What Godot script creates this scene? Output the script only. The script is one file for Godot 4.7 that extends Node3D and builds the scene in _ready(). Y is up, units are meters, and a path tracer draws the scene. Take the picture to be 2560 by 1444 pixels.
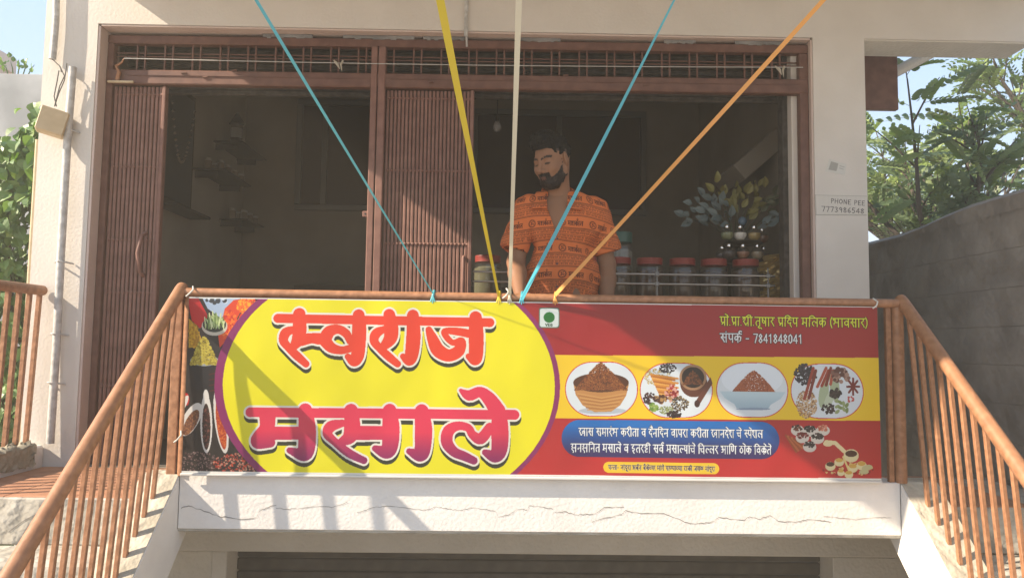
extends Node3D
# ---------------------------------------------------------------- camera model shared by the builders
const F := 1920.0
const CAM := Vector3(0.0, 0.66, 3.34)
const ZW := -0.8          # street face of the shop front
const SLOPE := 0.83       # fall of the stair flights
var CB := Basis()
var M := {}
var rng := RandomNumberGenerator.new()

func _ready() -> void:
	CB = Basis(Vector3.UP, deg_to_rad(-.9)) * Basis(Vector3.RIGHT, deg_to_rad(4.3)) * Basis(Vector3.BACK, .0135)
	var cam := Camera3D.new()
	cam.name = "camera"
	cam.transform = Transform3D(CB, CAM)
	cam.fov = rad_to_deg(2.0 * atan(722.0 / F))
	cam.near = .05
	cam.far = 500.0
	add_child(cam)
	cam.current = true
	var env := Environment.new()
	env.background_mode = Environment.BG_SKY
	var sky := Sky.new()
	var ps := ProceduralSkyMaterial.new()
	ps.sky_top_color = Color(.50, .60, .72)
	ps.sky_horizon_color = Color(.70, .77, .83)
	ps.sky_curve = .16
	ps.ground_bottom_color = Color(.45, .41, .36)
	ps.ground_horizon_color = Color(.62, .60, .56)
	ps.sun_angle_max = 1.0
	sky.sky_material = ps
	env.sky = sky
	env.tonemap_mode = Environment.TONE_MAPPER_LINEAR
	env.tonemap_exposure = 2.5
	env.fog_enabled = true
	env.fog_density = .012  # thin haze added to lift the blacks, standing in for lens veil
	env.fog_light_color = Color(.90, .86, .79)
	env.sdfgi_enabled = true
	env.ssao_enabled = true
	env.ssil_enabled = true
	var we := WorldEnvironment.new()
	we.name = "world_environment"
	we.environment = env
	add_child(we)
	var sun := DirectionalLight3D.new()
	sun.name = "sun"
	sun.light_energy = 1.5
	sun.light_color = Color(1.0, .935, .84)
	sun.light_angular_distance = .53
	sun.shadow_enabled = true
	add_child(sun)
	sun.look_at_from_position(Vector3.ZERO, Vector3(1.0, -.70, -.30), Vector3.UP)
	make_materials()
	build_setting()
	build_railings()
	build_banner()
	build_front()
	build_ribbons()
	build_surroundings()
	build_shop()
	build_man()


func ray(x: float, y: float) -> Vector3:
	return CB * Vector3((x - 1280.0) / F, -(y - 722.0) / F, -1.0)
func pz(x: float, y: float, z: float) -> Vector3:      # the point of the plane z that a photo pixel shows
	var d := ray(x, y)
	return CAM + d * ((z - CAM.z) / d.z)
func pxx(x: float, y: float, xx: float) -> Vector3:
	var d := ray(x, y)
	return CAM + d * ((xx - CAM.x) / d.x)
func py(x: float, y: float, yy: float) -> Vector3:
	var d := ray(x, y)
	return CAM + d * ((yy - CAM.y) / d.y)

# ---------------------------------------------------------------- mesh builder
class MB:
	var v := PackedVector3Array()
	var n := PackedVector3Array()
	var u := PackedVector2Array()
	var c := PackedColorArray()
	var col := Color.WHITE
	func tri(a: Vector3, b: Vector3, d: Vector3, na: Vector3, nb: Vector3, nd: Vector3, ua := Vector2.ZERO, ub := Vector2.ZERO, ud := Vector2.ZERO) -> void:
		var cr := (b - a).cross(d - a)
		if cr.length_squared() < 1e-16:
			return
		if cr.dot(na + nb + nd) > 0.0:
			var t := b; b = d; d = t
			t = nb; nb = nd; nd = t
			var tu := ub; ub = ud; ud = tu
		v.append(a); v.append(b); v.append(d)
		n.append(na); n.append(nb); n.append(nd)
		u.append(ua); u.append(ub); u.append(ud)
		c.append(col); c.append(col); c.append(col)
	func quad(a: Vector3, b: Vector3, d: Vector3, e: Vector3, nn := Vector3.ZERO) -> void:
		if nn == Vector3.ZERO:
			nn = (b - a).cross(d - a).normalized()
		tri(a, b, d, nn, nn, nn, Vector2(0, 0), Vector2(1, 0), Vector2(1, 1))
		tri(a, d, e, nn, nn, nn, Vector2(0, 0), Vector2(1, 1), Vector2(0, 1))
	func poly(pts: Array, nn: Vector3) -> void:
		for i in range(1, pts.size() - 1):
			tri(pts[0], pts[i], pts[i + 1], nn, nn, nn)
	func box(ct: Vector3, s: Vector3, bev := 0.004, b := Basis()) -> void:
		var h := s * 0.5
		var e: float = min(bev, min(h.x, min(h.y, h.z)) * 0.45)
		var ax := [Vector3.RIGHT, Vector3.UP, Vector3.BACK]
		for i in 3:
			for sg in [-1.0, 1.0]:
				var nn: Vector3 = ax[i] * sg
				var a1: Vector3 = ax[(i + 1) % 3]
				var a2: Vector3 = ax[(i + 2) % 3]
				var h1: float = h[(i + 1) % 3] - e
				var h2: float = h[(i + 2) % 3] - e
				var o: Vector3 = nn * h[i]
				quad(ct + b * (o - a1 * h1 - a2 * h2), ct + b * (o + a1 * h1 - a2 * h2), ct + b * (o + a1 * h1 + a2 * h2), ct + b * (o - a1 * h1 + a2 * h2), b * nn)
		if e <= 0.0:
			return
		for i in 3:
			var j := (i + 1) % 3
			var k := (i + 2) % 3
			for si in [-1.0, 1.0]:
				for sj in [-1.0, 1.0]:
					var ai: Vector3 = ax[i] * si
					var aj: Vector3 = ax[j] * sj
					var kk: Vector3 = ax[k] * (h[k] - e)
					var p1: Vector3 = ai * h[i] + aj * (h[j] - e)
					var p2: Vector3 = ai * (h[i] - e) + aj * h[j]
					quad(ct + b * (p1 - kk), ct + b * (p1 + kk), ct + b * (p2 + kk), ct + b * (p2 - kk), b * (ai + aj).normalized())
		for sx in [-1.0, 1.0]:
			for sy in [-1.0, 1.0]:
				for sz in [-1.0, 1.0]:
					var s3 := Vector3(sx, sy, sz)
					var nn2 := b * s3.normalized()
					tri(ct + b * (s3 * Vector3(h.x, h.y - e, h.z - e)), ct + b * (s3 * Vector3(h.x - e, h.y, h.z - e)), ct + b * (s3 * Vector3(h.x - e, h.y - e, h.z)), nn2, nn2, nn2)
	func span(a: Vector3, b: Vector3, bev := 0.004) -> void:   # box between two corners
		box((a + b) * 0.5, (b - a).abs(), bev)
	func tube(pts: Array, rad, sides := 8, caps := true) -> void:
		var m := pts.size()
		var fr: Array = []
		var t0: Vector3 = (pts[1] - pts[0]).normalized()
		var up := Vector3.UP if abs(t0.y) < 0.9 else Vector3.RIGHT
		var nx := t0.cross(up).normalized()
		for i in m:
			var t: Vector3 = (pts[min(i + 1, m - 1)] - pts[max(i - 1, 0)]).normalized()
			nx = (nx - t * nx.dot(t)).normalized()
			fr.append([nx, t.cross(nx), t])
		for i in m - 1:
			var r0: float = rad if not rad is Array else rad[i]
			var r1: float = rad if not rad is Array else rad[i + 1]
			for k in sides:
				var a0 := TAU * k / sides
				var a1 := TAU * (k + 1) / sides
				var n00: Vector3 = fr[i][0] * cos(a0) + fr[i][1] * sin(a0)
				var n01: Vector3 = fr[i][0] * cos(a1) + fr[i][1] * sin(a1)
				var n10: Vector3 = fr[i + 1][0] * cos(a0) + fr[i + 1][1] * sin(a0)
				var n11: Vector3 = fr[i + 1][0] * cos(a1) + fr[i + 1][1] * sin(a1)
				tri(pts[i] + n00 * r0, pts[i] + n01 * r0, pts[i + 1] + n11 * r1, n00, n01, n11)
				tri(pts[i] + n00 * r0, pts[i + 1] + n11 * r1, pts[i + 1] + n10 * r1, n00, n11, n10)
		if caps:
			for e in [0, m - 1]:
				var r: float = rad if not rad is Array else rad[e]
				var nn: Vector3 = fr[e][2] * (-1.0 if e == 0 else 1.0)
				for k in sides:
					var a0 := TAU * k / sides
					var a1 := TAU * (k + 1) / sides
					tri(pts[e], pts[e] + (fr[e][0] * cos(a0) + fr[e][1] * sin(a0)) * r, pts[e] + (fr[e][0] * cos(a1) + fr[e][1] * sin(a1)) * r, nn, nn, nn)
	func lathe(ct: Vector3, prof: Array, segs := 20, sharp := 0.7) -> void:   # profile of Vector2(radius, height)
		for i in prof.size() - 1:
			var p0: Vector2 = prof[i]
			var p1: Vector2 = prof[i + 1]
			var d := (p1 - p0)
			if d.length() < 1e-6:
				continue
			var nn := Vector2(d.y, -d.x).normalized()
			var n0 := nn
			var n1 := nn
			if i > 0:
				var dp: Vector2 = p0 - prof[i - 1]
				var np := Vector2(dp.y, -dp.x).normalized()
				if np.dot(nn) > sharp: n0 = (np + nn).normalized()
			if i < prof.size() - 2:
				var dn: Vector2 = prof[i + 2] - p1
				var nq := Vector2(dn.y, -dn.x).normalized()
				if nq.dot(nn) > sharp: n1 = (nq + nn).normalized()
			for k in segs:
				var a0 := TAU * k / segs
				var a1 := TAU * (k + 1) / segs
				var c0 := Vector3(cos(a0), 0, sin(a0))
				var c1 := Vector3(cos(a1), 0, sin(a1))
				var y0 := Vector3.UP
				tri(ct + c0 * p0.x + y0 * p0.y, ct + c1 * p0.x + y0 * p0.y, ct + c1 * p1.x + y0 * p1.y, c0 * n0.x + y0 * n0.y, c1 * n0.x + y0 * n0.y, c1 * n1.x + y0 * n1.y)
				tri(ct + c0 * p0.x + y0 * p0.y, ct + c1 * p1.x + y0 * p1.y, ct + c0 * p1.x + y0 * p1.y, c0 * n0.x + y0 * n0.y, c1 * n1.x + y0 * n1.y, c0 * n1.x + y0 * n1.y)
	func mesh() -> ArrayMesh:
		var arr := []
		arr.resize(Mesh.ARRAY_MAX)
		arr[Mesh.ARRAY_VERTEX] = v
		arr[Mesh.ARRAY_NORMAL] = n
		arr[Mesh.ARRAY_TEX_UV] = u
		arr[Mesh.ARRAY_COLOR] = c
		var m := ArrayMesh.new()
		m.add_surface_from_arrays(Mesh.PRIMITIVE_TRIANGLES, arr)
		return m

# ---------------------------------------------------------------- nodes
func part(called: String, mesh: Mesh, m: Material, parent: Node = self, at := Transform3D()) -> MeshInstance3D:
	var o := MeshInstance3D.new()
	o.name = called
	o.mesh = mesh
	o.material_override = m
	o.transform = at
	parent.add_child(o, true)
	return o
func put(called: String, mb: MB, m: Material, parent: Node = self) -> MeshInstance3D:
	return part(called, mb.mesh(), m, parent)
func tag(o: Node, label: String, category: String, group := "") -> Node:
	o.set_meta("label", label)
	o.set_meta("category", category)
	if group != "": o.set_meta("group", group)
	return o
func thing(called: String, label: String, category: String, group := "") -> Node3D:
	var o := Node3D.new()
	o.name = called
	add_child(o, true)
	tag(o, label, category, group)
	return o
func structure(o: Node) -> Node:
	o.set_meta("kind", "structure")
	return o
func boxpart(called: String, a: Vector3, b: Vector3, m: Material, parent: Node, bev := 0.004) -> MeshInstance3D:
	var mb := MB.new()
	mb.span(a, b, bev)
	return put(called, mb, m, parent)

# ---------------------------------------------------------------- materials
func lin(c: Color) -> Color:
	return c.linear_to_srgb()
func noise_tex(c0: Color, c1: Color, freq: float, sd: int, size := 256, octaves := 4, contrast := 1.0) -> ImageTexture:
	var fn := FastNoiseLite.new()
	fn.seed = sd
	fn.frequency = freq
	fn.noise_type = FastNoiseLite.TYPE_SIMPLEX_SMOOTH
	fn.fractal_octaves = octaves
	var im := fn.get_seamless_image(size, size)
	im.convert(Image.FORMAT_L8)
	var src := im.get_data()
	var out := PackedByteArray()
	out.resize(size * size * 3)
	var s0 := lin(c0)
	var s1 := lin(c1)
	for i in size * size:
		var t: float = clamp((src[i] / 255.0 - 0.5) * contrast + 0.5, 0.0, 1.0)
		out[i * 3] = int(255.0 * lerpf(s0.r, s1.r, t))
		out[i * 3 + 1] = int(255.0 * lerpf(s0.g, s1.g, t))
		out[i * 3 + 2] = int(255.0 * lerpf(s0.b, s1.b, t))
	var o := Image.create_from_data(size, size, false, Image.FORMAT_RGB8, out)
	o.generate_mipmaps()
	return ImageTexture.create_from_image(o)
func noise_normal(freq: float, sd: int, strength: float, size := 256, octaves := 4) -> ImageTexture:
	var fn := FastNoiseLite.new()
	fn.seed = sd
	fn.frequency = freq
	fn.fractal_octaves = octaves
	var im := fn.get_seamless_image(size, size)
	im.convert(Image.FORMAT_RGBA8)
	im.bump_map_to_normal_map(strength)
	im.generate_mipmaps()
	return ImageTexture.create_from_image(im)
func mat(c: Color, rough := 0.8, metal := 0.0) -> StandardMaterial3D:
	var m := StandardMaterial3D.new()
	m.albedo_color = lin(c)
	m.roughness = rough
	m.metallic = metal
	return m
func tmat(tex: Texture2D, scale: float, rough := 0.85, nrm: Texture2D = null, nscale := 1.0) -> StandardMaterial3D:
	var m := StandardMaterial3D.new()
	m.albedo_texture = tex
	m.uv1_triplanar = true
	m.uv1_world_triplanar = true
	m.uv1_scale = Vector3(scale, scale, scale)
	m.roughness = rough
	if nrm:
		m.normal_enabled = true
		m.normal_texture = nrm
		m.normal_scale = nscale
	return m
func glass(c: Color, a: float, rough := 0.05) -> StandardMaterial3D:
	var m := StandardMaterial3D.new()
	var k := lin(c)
	m.albedo_color = Color(k.r, k.g, k.b, a)
	m.transparency = BaseMaterial3D.TRANSPARENCY_ALPHA
	m.roughness = rough
	return m

func make_materials() -> void:
	var peel := noise_normal(0.11, 5, 2.0, 512, 2)
	M.plaster = tmat(noise_tex(Color(.62, .575, .52), Color(.68, .635, .58), .006, 11, 512, 5), 0.8, .9, peel, .14)
	M.white = tmat(noise_tex(Color(.70, .67, .635), Color(.80, .77, .73), .008, 12, 512, 5), 0.8, .9, peel, .2)
	M.pink = tmat(noise_tex(Color(.54, .43, .38), Color(.63, .51, .455), .012, 13, 256, 5), 0.7, .85, peel, .35)
	M.cream = tmat(noise_tex(Color(.56, .515, .445), Color(.65, .60, .525), .012, 14, 256, 5), 0.6, .9, peel, .4)
	M.soffit = tmat(noise_tex(Color(.56, .515, .44), Color(.65, .60, .52), .02, 15, 256, 5), 0.6, .95, peel, .5)
	M.cement = tmat(noise_tex(Color(.17, .165, .16), Color(.27, .26, .25), .012, 16, 512, 6, 1.6), 0.7, .95, noise_normal(.03, 17, 6.0, 256, 5), .7)
	M.wallgrey = tmat(noise_tex(Color(.21, .195, .18), Color(.31, .29, .265), .012, 18, 512, 6, 1.5), 0.45, .95, noise_normal(.03, 19, 6.0, 256, 5), .6)
	M.kerb = tmat(noise_tex(Color(.36, .32, .25), Color(.56, .51, .42), .02, 20, 256, 6, 1.5), 1.1, .95, noise_normal(.05, 21, 8.0, 256, 5), .5)
	M.step = tmat(noise_tex(Color(.33, .30, .25), Color(.50, .47, .41), .02, 22, 256, 6, 1.6), 0.9, .95, noise_normal(.04, 23, 8.0, 256, 5), .4)
	M.terra = tmat(noise_tex(Color(.34, .155, .085), Color(.46, .23, .13), .02, 24, 256, 5, 1.4), 1.2, .75)
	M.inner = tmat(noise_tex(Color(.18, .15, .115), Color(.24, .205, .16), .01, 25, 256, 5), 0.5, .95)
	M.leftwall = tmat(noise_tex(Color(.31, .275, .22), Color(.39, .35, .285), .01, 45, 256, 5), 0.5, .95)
	M.ground = tmat(noise_tex(Color(.38, .335, .28), Color(.52, .465, .40), .02, 26, 512, 6, 1.4), 0.5, .95)
	M.brown = tmat(noise_tex(Color(.115, .05, .036), Color(.165, .078, .056), .02, 27, 256, 5, 1.5), 2.0, .55)
	M.gate = tmat(noise_tex(Color(.175, .083, .062), Color(.24, .12, .092), .02, 28, 256, 5, 1.5), 2.0, .6)
	M.rail = tmat(noise_tex(Color(.27, .122, .057), Color(.40, .192, .098), .03, 29, 256, 6, 1.9), 3.0, .5, noise_normal(.03, 30, 3.0), .25)
	M.darkroll = tmat(noise_tex(Color(.030, .027, .024), Color(.075, .066, .057), .03, 31, 256, 5, 1.7), 2.0, .8)
	M.shutter = tmat(noise_tex(Color(.075, .065, .052), Color(.115, .10, .08), .02, 32, 256, 4), 1.5, .7)
	M.pvc = tmat(noise_tex(Color(.40, .39, .37), Color(.60, .59, .57), .03, 33, 256, 5, 1.8), 2.5, .5)
	M.boxcream = tmat(noise_tex(Color(.50, .39, .24), Color(.60, .48, .31), .02, 34, 256, 4), 3.0, .6)
	M.wire = mat(Color(.09, .085, .08), .7)
	M.steel = mat(Color(.40, .38, .35), .3, 1.0)
	M.galv = mat(Color(.26, .25, .235), .5, .7)
	M.redlid = mat(Color(.25, .036, .03), .45)
	M.glassjar = glass(Color(.25, .24, .22), .06, .03)
	M.chrome = mat(Color(.80, .79, .76), .12, 1.0)
	M.black = mat(Color(.018, .017, .016), .6)
	M.alu = mat(Color(.13, .125, .115), .5, .4)
	M.pane = mat(Color(.055, .038, .030), .25)
# ---------------------------------------------------------------- printing: a small raster painter
class Paint:
	var w := 0
	var h := 0
	var d := PackedByteArray()
	var c0 := Color.WHITE
	var c1 := Color.WHITE
	var ga := 0.0
	var gb := 1.0
	var ox := 0.0      # photo-to-print mapping: X = (x - ox) * sx
	var oy := 0.0
	var sx := 1.0
	var sy := 1.0
	var warp := false      # banner mode: photo pixels straightened into the print's own rectangle
	var rg := RandomNumberGenerator.new()
	func at(x: float, y: float) -> Vector2:
		if not warp:
			return Vector2((x - ox) * sx, (y - oy) * sy)
		var yt := 740.0 + .01744 * (x - 475.0)
		var yb := 1183.0 + .0080 * (x - 450.0)
		var xl := 475.0 - .0564 * (y - 740.0)
		var xr := 2195.0 + .0187 * (y - 770.0)
		return Vector2(w * (x - xl) / (xr - xl), h * (y - yt) / (yb - yt))
	func _init(ww: int, hh: int, bg: Color) -> void:
		w = ww; h = hh
		d.resize(w * h * 3)
		pen(bg)
		rect(0, 0, w, h, true)
	func pen(c: Color) -> void:
		c0 = c; c1 = c
	func grad(a: Color, b: Color, ya: float, yb: float) -> void:
		c0 = a; c1 = b
		ga = at(1300, ya).y if warp else (ya - oy) * sy; gb = at(1300, yb).y if warp else (yb - oy) * sy
	func row(y: int, xa: float, xb: float) -> void:
		if y < 0 or y >= h: return
		var i0: int = max(0, int(ceil(xa - 0.5)))
		var i1: int = min(w - 1, int(floor(xb - 0.5)))
		if i1 < i0: return
		var c := c0
		if c0 != c1:
			c = c0.lerp(c1, clamp((y - ga) / (gb - ga), 0.0, 1.0))
		var r := int(clamp(c.r, 0, 1) * 255.0)
		var g := int(clamp(c.g, 0, 1) * 255.0)
		var b := int(clamp(c.b, 0, 1) * 255.0)
		var k := (y * w + i0) * 3
		for x in range(i0, i1 + 1):
			d[k] = r; d[k + 1] = g; d[k + 2] = b
			k += 3
	func rect(x0: float, y0: float, x1: float, y1: float, raw := false) -> void:
		if not raw:
			x0 = (x0 - ox) * sx; x1 = (x1 - ox) * sx; y0 = (y0 - oy) * sy; y1 = (y1 - oy) * sy
		for y in range(int(round(y0)), int(round(y1))):
			row(y, x0, x1)
	func poly(pts: Array) -> void:       # [x, y, x, y, ...]
		var p := PackedVector2Array()
		for i in range(0, pts.size(), 2):
			p.append(at(pts[i], pts[i + 1]))
		polyraw(p)
	func polyraw(p: PackedVector2Array) -> void:
		var lo := 1e9
		var hi := -1e9
		for q in p:
			lo = min(lo, q.y); hi = max(hi, q.y)
		for y in range(max(0, int(lo)), min(h, int(hi) + 2)):
			var yy := y + 0.5
			var xs: Array = []
			for i in p.size():
				var a := p[i]
				var b := p[(i + 1) % p.size()]
				if (a.y <= yy) != (b.y <= yy):
					xs.append(a.x + (b.x - a.x) * (yy - a.y) / (b.y - a.y))
			xs.sort()
			for i in range(0, xs.size() - 1, 2):
				row(y, xs[i], xs[i + 1])
	func oval(cx: float, cy: float, rx: float, ry: float, rot := 0.0, pw := 2.0) -> void:
		var p := PackedVector2Array()
		for i in 40:
			var a := TAU * i / 40.0
			var ex: float = sign(cos(a)) * pow(abs(cos(a)), 2.0 / pw) * rx
			var ey: float = sign(sin(a)) * pow(abs(sin(a)), 2.0 / pw) * ry
			p.append(at(cx + ex * cos(rot) - ey * sin(rot), cy + ex * sin(rot) + ey * cos(rot)))
		polyraw(p)
	func dot(cx: float, cy: float, r: float) -> void:
		var o := at(cx, cy)
		var X := o.x
		var Y := o.y
		var R := r * sx
		for y in range(int(Y - R), int(Y + R) + 2):
			var q := R * R - (y + 0.5 - Y) * (y + 0.5 - Y)
			if q > 0.0: row(y, X - sqrt(q), X + sqrt(q))
	func line(pts: Array, r: float) -> void:       # [x, y, x, y ...] round pen
		for i in range(0, pts.size() - 2, 2):
			seg(pts[i], pts[i + 1], r, pts[i + 2], pts[i + 3], r)
	func brush(pts: Array, grow := 0.0, dx := 0.0, dy := 0.0) -> void:   # [x, y, r, ...] swelling pen
		for i in range(0, pts.size() - 3, 3):
			seg(pts[i] + dx, pts[i + 1] + dy, pts[i + 2] + grow, pts[i + 3] + dx, pts[i + 4] + dy, pts[i + 5] + grow)
	func seg(xa: float, ya: float, ra: float, xb: float, yb: float, rb: float) -> void:
		dot(xa, ya, ra)
		dot(xb, yb, rb)
		var t := Vector2(xb - xa, yb - ya)
		if t.length() < 0.01: return
		var nn := Vector2(-t.y, t.x).normalized()
		poly([xa + nn.x * ra, ya + nn.y * ra, xb + nn.x * rb, yb + nn.y * rb, xb - nn.x * rb, yb - nn.y * rb, xa - nn.x * ra, ya - nn.y * ra])
	func smooth(pts: Array, k := 5) -> Array:      # Catmull-Rom through [x, y, r, ...]
		var out: Array = []
		var m := pts.size() / 3
		for i in m - 1:
			for j in k:
				var t := float(j) / k
				for ch in 3:
					var a: float = pts[max(i - 1, 0) * 3 + ch]
					var b: float = pts[i * 3 + ch]
					var c: float = pts[(i + 1) * 3 + ch]
					var e: float = pts[min(i + 2, m - 1) * 3 + ch]
					out.append(0.5 * (2.0 * b + (c - a) * t + (2.0 * a - 5.0 * b + 4.0 * c - e) * t * t + (3.0 * b - a - 3.0 * c + e) * t * t * t))
		for ch in 3: out.append(pts[(m - 1) * 3 + ch])
		return out
	func grains(cx: float, cy: float, rx: float, ry: float, cnt: int, cols: Array, r0: float, r1: float, rot := 0.0) -> void:
		for i in cnt:
			var a := rg.randf() * TAU
			var q := sqrt(rg.randf())
			var ex := cos(a) * q * rx
			var ey := sin(a) * q * ry
			pen(cols[rg.randi() % cols.size()])
			dot(cx + ex * cos(rot) - ey * sin(rot), cy + ex * sin(rot) + ey * cos(rot), rg.randf_range(r0, r1))
	func heap(cx: float, by: float, rx: float, ht: float, cnt: int, cols: Array, r: float, pw := 1.4) -> void:
		for i in cnt:
			var t := rg.randf_range(-1.0, 1.0)
			var top: float = ht * (1.0 - pow(abs(t), pw))
			pen(cols[rg.randi() % cols.size()])
			dot(cx + t * rx, by - rg.randf() * top, r * rg.randf_range(.6, 1.2))
	func tex() -> ImageTexture:
		var im := Image.create_from_data(w, h, false, Image.FORMAT_RGB8, d)
		im.generate_mipmaps()
		return ImageTexture.create_from_image(im)

# letters as pen strokes: [advance, strokes...]; y 0 = foot, 1 = head line. Marks (width 0) hang on the letter before them.
const LET := {
	"k": [.95, [.5,1,.5,0], [.5,.55,.36,.74,.16,.66,.12,.42,.26,.26,.5,.5], [.5,.55,.68,.74,.85,.62,.82,.3,.72,.16]],
	"kh": [1.2, [.24,1,.34,.8,.14,.64,.2,.52,.42,.06,.54,.2], [.98,1,.98,0], [.98,.5,.8,.68,.6,.55,.66,.34,.98,.44]],
	"g": [.75, [.26,1,.26,.4,.14,.32], [.58,1,.58,0]],
	"ch": [.84, [.02,.64,.62,.64], [.18,.64,.18,.36,.34,.2,.62,.3], [.64,1,.64,0]],
	"j": [.9, [.7,1,.7,0], [.7,.6,.42,.6,.4,.42,.5,.3,.34,.2,.14,.36]],
	"jh": [1.05, [.3,1,.3,.8,.14,.7,.32,.55,.14,.4,.3,.2,.44,.1,.4,-.1], [.3,.5,.8,.52], [.8,1,.8,0]],
	"t": [.78, [.62,1,.62,0], [.62,.62,.3,.62,.14,.44,.16,.22,.26,.06]],
	"T": [.7, [.4,1,.4,.76,.2,.62,.16,.32,.36,.12,.6,.22]],
	"Th": [.75, [.36,1,.36,.78], [.36,.78,.14,.6,.16,.28,.38,.12,.6,.3,.58,.64,.36,.78]],
	"N": [1.0, [.16,1,.16,.44,.3,.3,.46,.44,.46,1], [.8,1,.8,0]],
	"d": [.7, [.32,1,.32,.8], [.58,.78,.3,.8,.12,.62,.18,.4,.38,.36,.52,.46,.44,.2,.62,-.06]],
	"n": [.8, [.6,1,.6,0], [.6,.5,.2,.5], [.22,.5,.12,.4,.22,.32]],
	"p": [.75, [.16,1,.16,.5,.32,.32,.58,.44], [.58,1,.58,0]],
	"b": [.8, [.62,1,.62,0], [.62,.52,.44,.72,.16,.6,.18,.3,.4,.22,.62,.48], [.24,.6,.54,.34]],
	"bh": [1.0, [.22,.74,.08,.84,.14,.98,.28,.94,.32,.76,.28,.5,.14,.42,.18,.3], [.28,.56,.72,.5], [.72,1,.72,0]],
	"m": [.85, [.22,1,.22,.44,.1,.3,.26,.28], [.22,.48,.64,.46], [.64,1,.64,0]],
	"y": [.8, [.16,1,.3,.74,.18,.56,.32,.32,.6,.46], [.6,1,.6,0]],
	"r": [.6, [.36,1,.4,.76,.16,.6,.16,.5,.28,.42,.52,.0]],
	"l": [.95, [.76,1,.76,0], [.76,.6,.62,.46,.5,.62,.34,.66,.16,.5,.2,.24,.36,.1]],
	"L": [1.0, [.5,1,.5,.7], [.5,.7,.22,.72,.14,.42,.34,.28,.5,.48,.66,.28,.86,.42,.78,.72,.5,.7]],
	"v": [.8, [.62,1,.62,0], [.62,.55,.42,.74,.16,.6,.18,.3,.4,.22,.62,.48]],
	"sh": [.92, [.1,.76,.18,.94,.34,.92,.34,.7,.2,.58,.14,.5,.24,.4,.48,.04], [.72,1,.72,0]],
	"Sh": [.8, [.16,1,.16,.5,.32,.32,.6,.44], [.2,.78,.56,.5], [.6,1,.6,0]],
	"s": [.95, [.34,1,.36,.72,.14,.6,.18,.48,.3,.44,.52,.06], [.34,.58,.74,.56], [.74,1,.74,0]],
	"h": [.74, [.38,1,.38,.84], [.58,.82,.24,.82,.16,.68,.34,.6,.54,.56,.5,.42,.3,.4,.18,.24,.3,.08,.54,.12]],
	"i_": [.75, [.4,1,.4,.8,.18,.72,.22,.52,.54,.5,.5,.28,.24,.24,.34,.1,.52,-.12]],
	"a_": [.95, [.1,.86,.28,.92,.36,.72,.2,.56,.4,.46,.34,.2,.12,.2], [.34,.54,.72,.54], [.74,1,.74,0]],
	"aa": [.36, [.18,1,.18,0]],
	"i": [.36, [.18,0,.18,1,.22,1.22,.5,1.3,.78,1.16,.84,1]],
	"ii": [.36, [.18,0,.18,1,.12,1.2,-.12,1.28,-.36,1.14,-.4,1]],
	"s2": [.58, [.34,1,.36,.72,.14,.6,.18,.48,.3,.44,.52,.06], [.34,.58,.6,.56]],
	"ch2": [.55, [.1,.68,.5,.68], [.2,.68,.16,.4,.34,.24,.56,.36]],
	"t2": [.5, [.5,.64,.3,.62,.16,.44,.24,.2]],
	"l2": [.66, [.66,.6,.56,.48,.46,.62,.32,.66,.16,.5,.2,.24,.34,.1]],
	"N2": [.62, [.16,1,.16,.44,.3,.3,.46,.44,.46,1]],
	"e": [0, [-.1,1,-.16,1.2,-.46,1.36]], "ai": [0, [-.1,1,-.16,1.2,-.46,1.3], [-.08,1,-.06,1.26,-.26,1.46]],
	"u": [0, [-.2,0,-.36,-.12,-.2,-.26,.0,-.22,.12,-.34]], "nn": [0, [-.22,1.24,-.2,1.26]], "cb": [0, [-.5,1.34,-.36,1.2,-.2,1.34], [-.36,1.42,-.34,1.44]],
	"re": [0, [-.2,1,-.34,1.2,-.2,1.36,0,1.28]], "ra": [0, [-.24,.4,-.5,.14]],
	".": [.3, [.12,.06,.14,.06]], "-": [.6, [.14,.45,.44,.45]], "(": [.4, [.3,1.15,.14,.8,.14,.3,.3,-.1]], ")": [.4, [.1,1.15,.26,.8,.26,.3,.1,-.1]],
	"0": [.62, [.3,1,.12,.8,.12,.2,.3,0,.48,.2,.48,.8,.3,1]], "1": [.62, [.14,.8,.34,1,.34,0]], "2": [.62, [.1,.8,.3,1,.5,.76,.1,0,.52,0]],
	"3": [.62, [.1,.9,.3,1,.48,.78,.28,.54,.5,.26,.3,0,.1,.1]], "4": [.62, [.42,0,.42,1,.08,.3,.54,.3]], "5": [.62, [.5,1,.16,1,.14,.56,.4,.58,.48,.28,.3,0,.1,.08]],
	"6": [.62, [.44,.98,.16,.6,.12,.2,.3,0,.48,.22,.32,.5,.14,.36]], "7": [.62, [.08,1,.52,1,.24,0]], "8": [.62, [.3,.54,.12,.78,.3,1,.48,.78,.3,.54,.1,.24,.3,0,.5,.24,.3,.54]],
	"9": [.62, [.48,.6,.3,.46,.12,.74,.3,1,.48,.78,.4,.0]],
	"P": [.62, [.12,0,.12,1,.42,.96,.48,.74,.36,.5,.12,.48]], "H": [.7, [.12,0,.12,1], [.54,0,.54,1], [.12,.5,.54,.5]], "O": [.74, [.34,1,.1,.7,.12,.24,.34,0,.58,.26,.58,.74,.34,1]],
	"Nn": [.74, [.12,0,.14,1,.54,0,.58,1]], "E": [.62, [.5,1,.12,1,.12,0,.5,0], [.12,.52,.42,.52]], "V": [.66, [.08,1,.32,0,.56,1]], "G": [.72, [.56,.84,.34,1,.1,.7,.12,.24,.36,0,.58,.16,.58,.46,.38,.46]],
	" ": [.45],
}
func word_width(toks: PackedStringArray) -> float:
	var t := 0.0
	for k in toks: t += LET[k][0]
	return t
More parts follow.
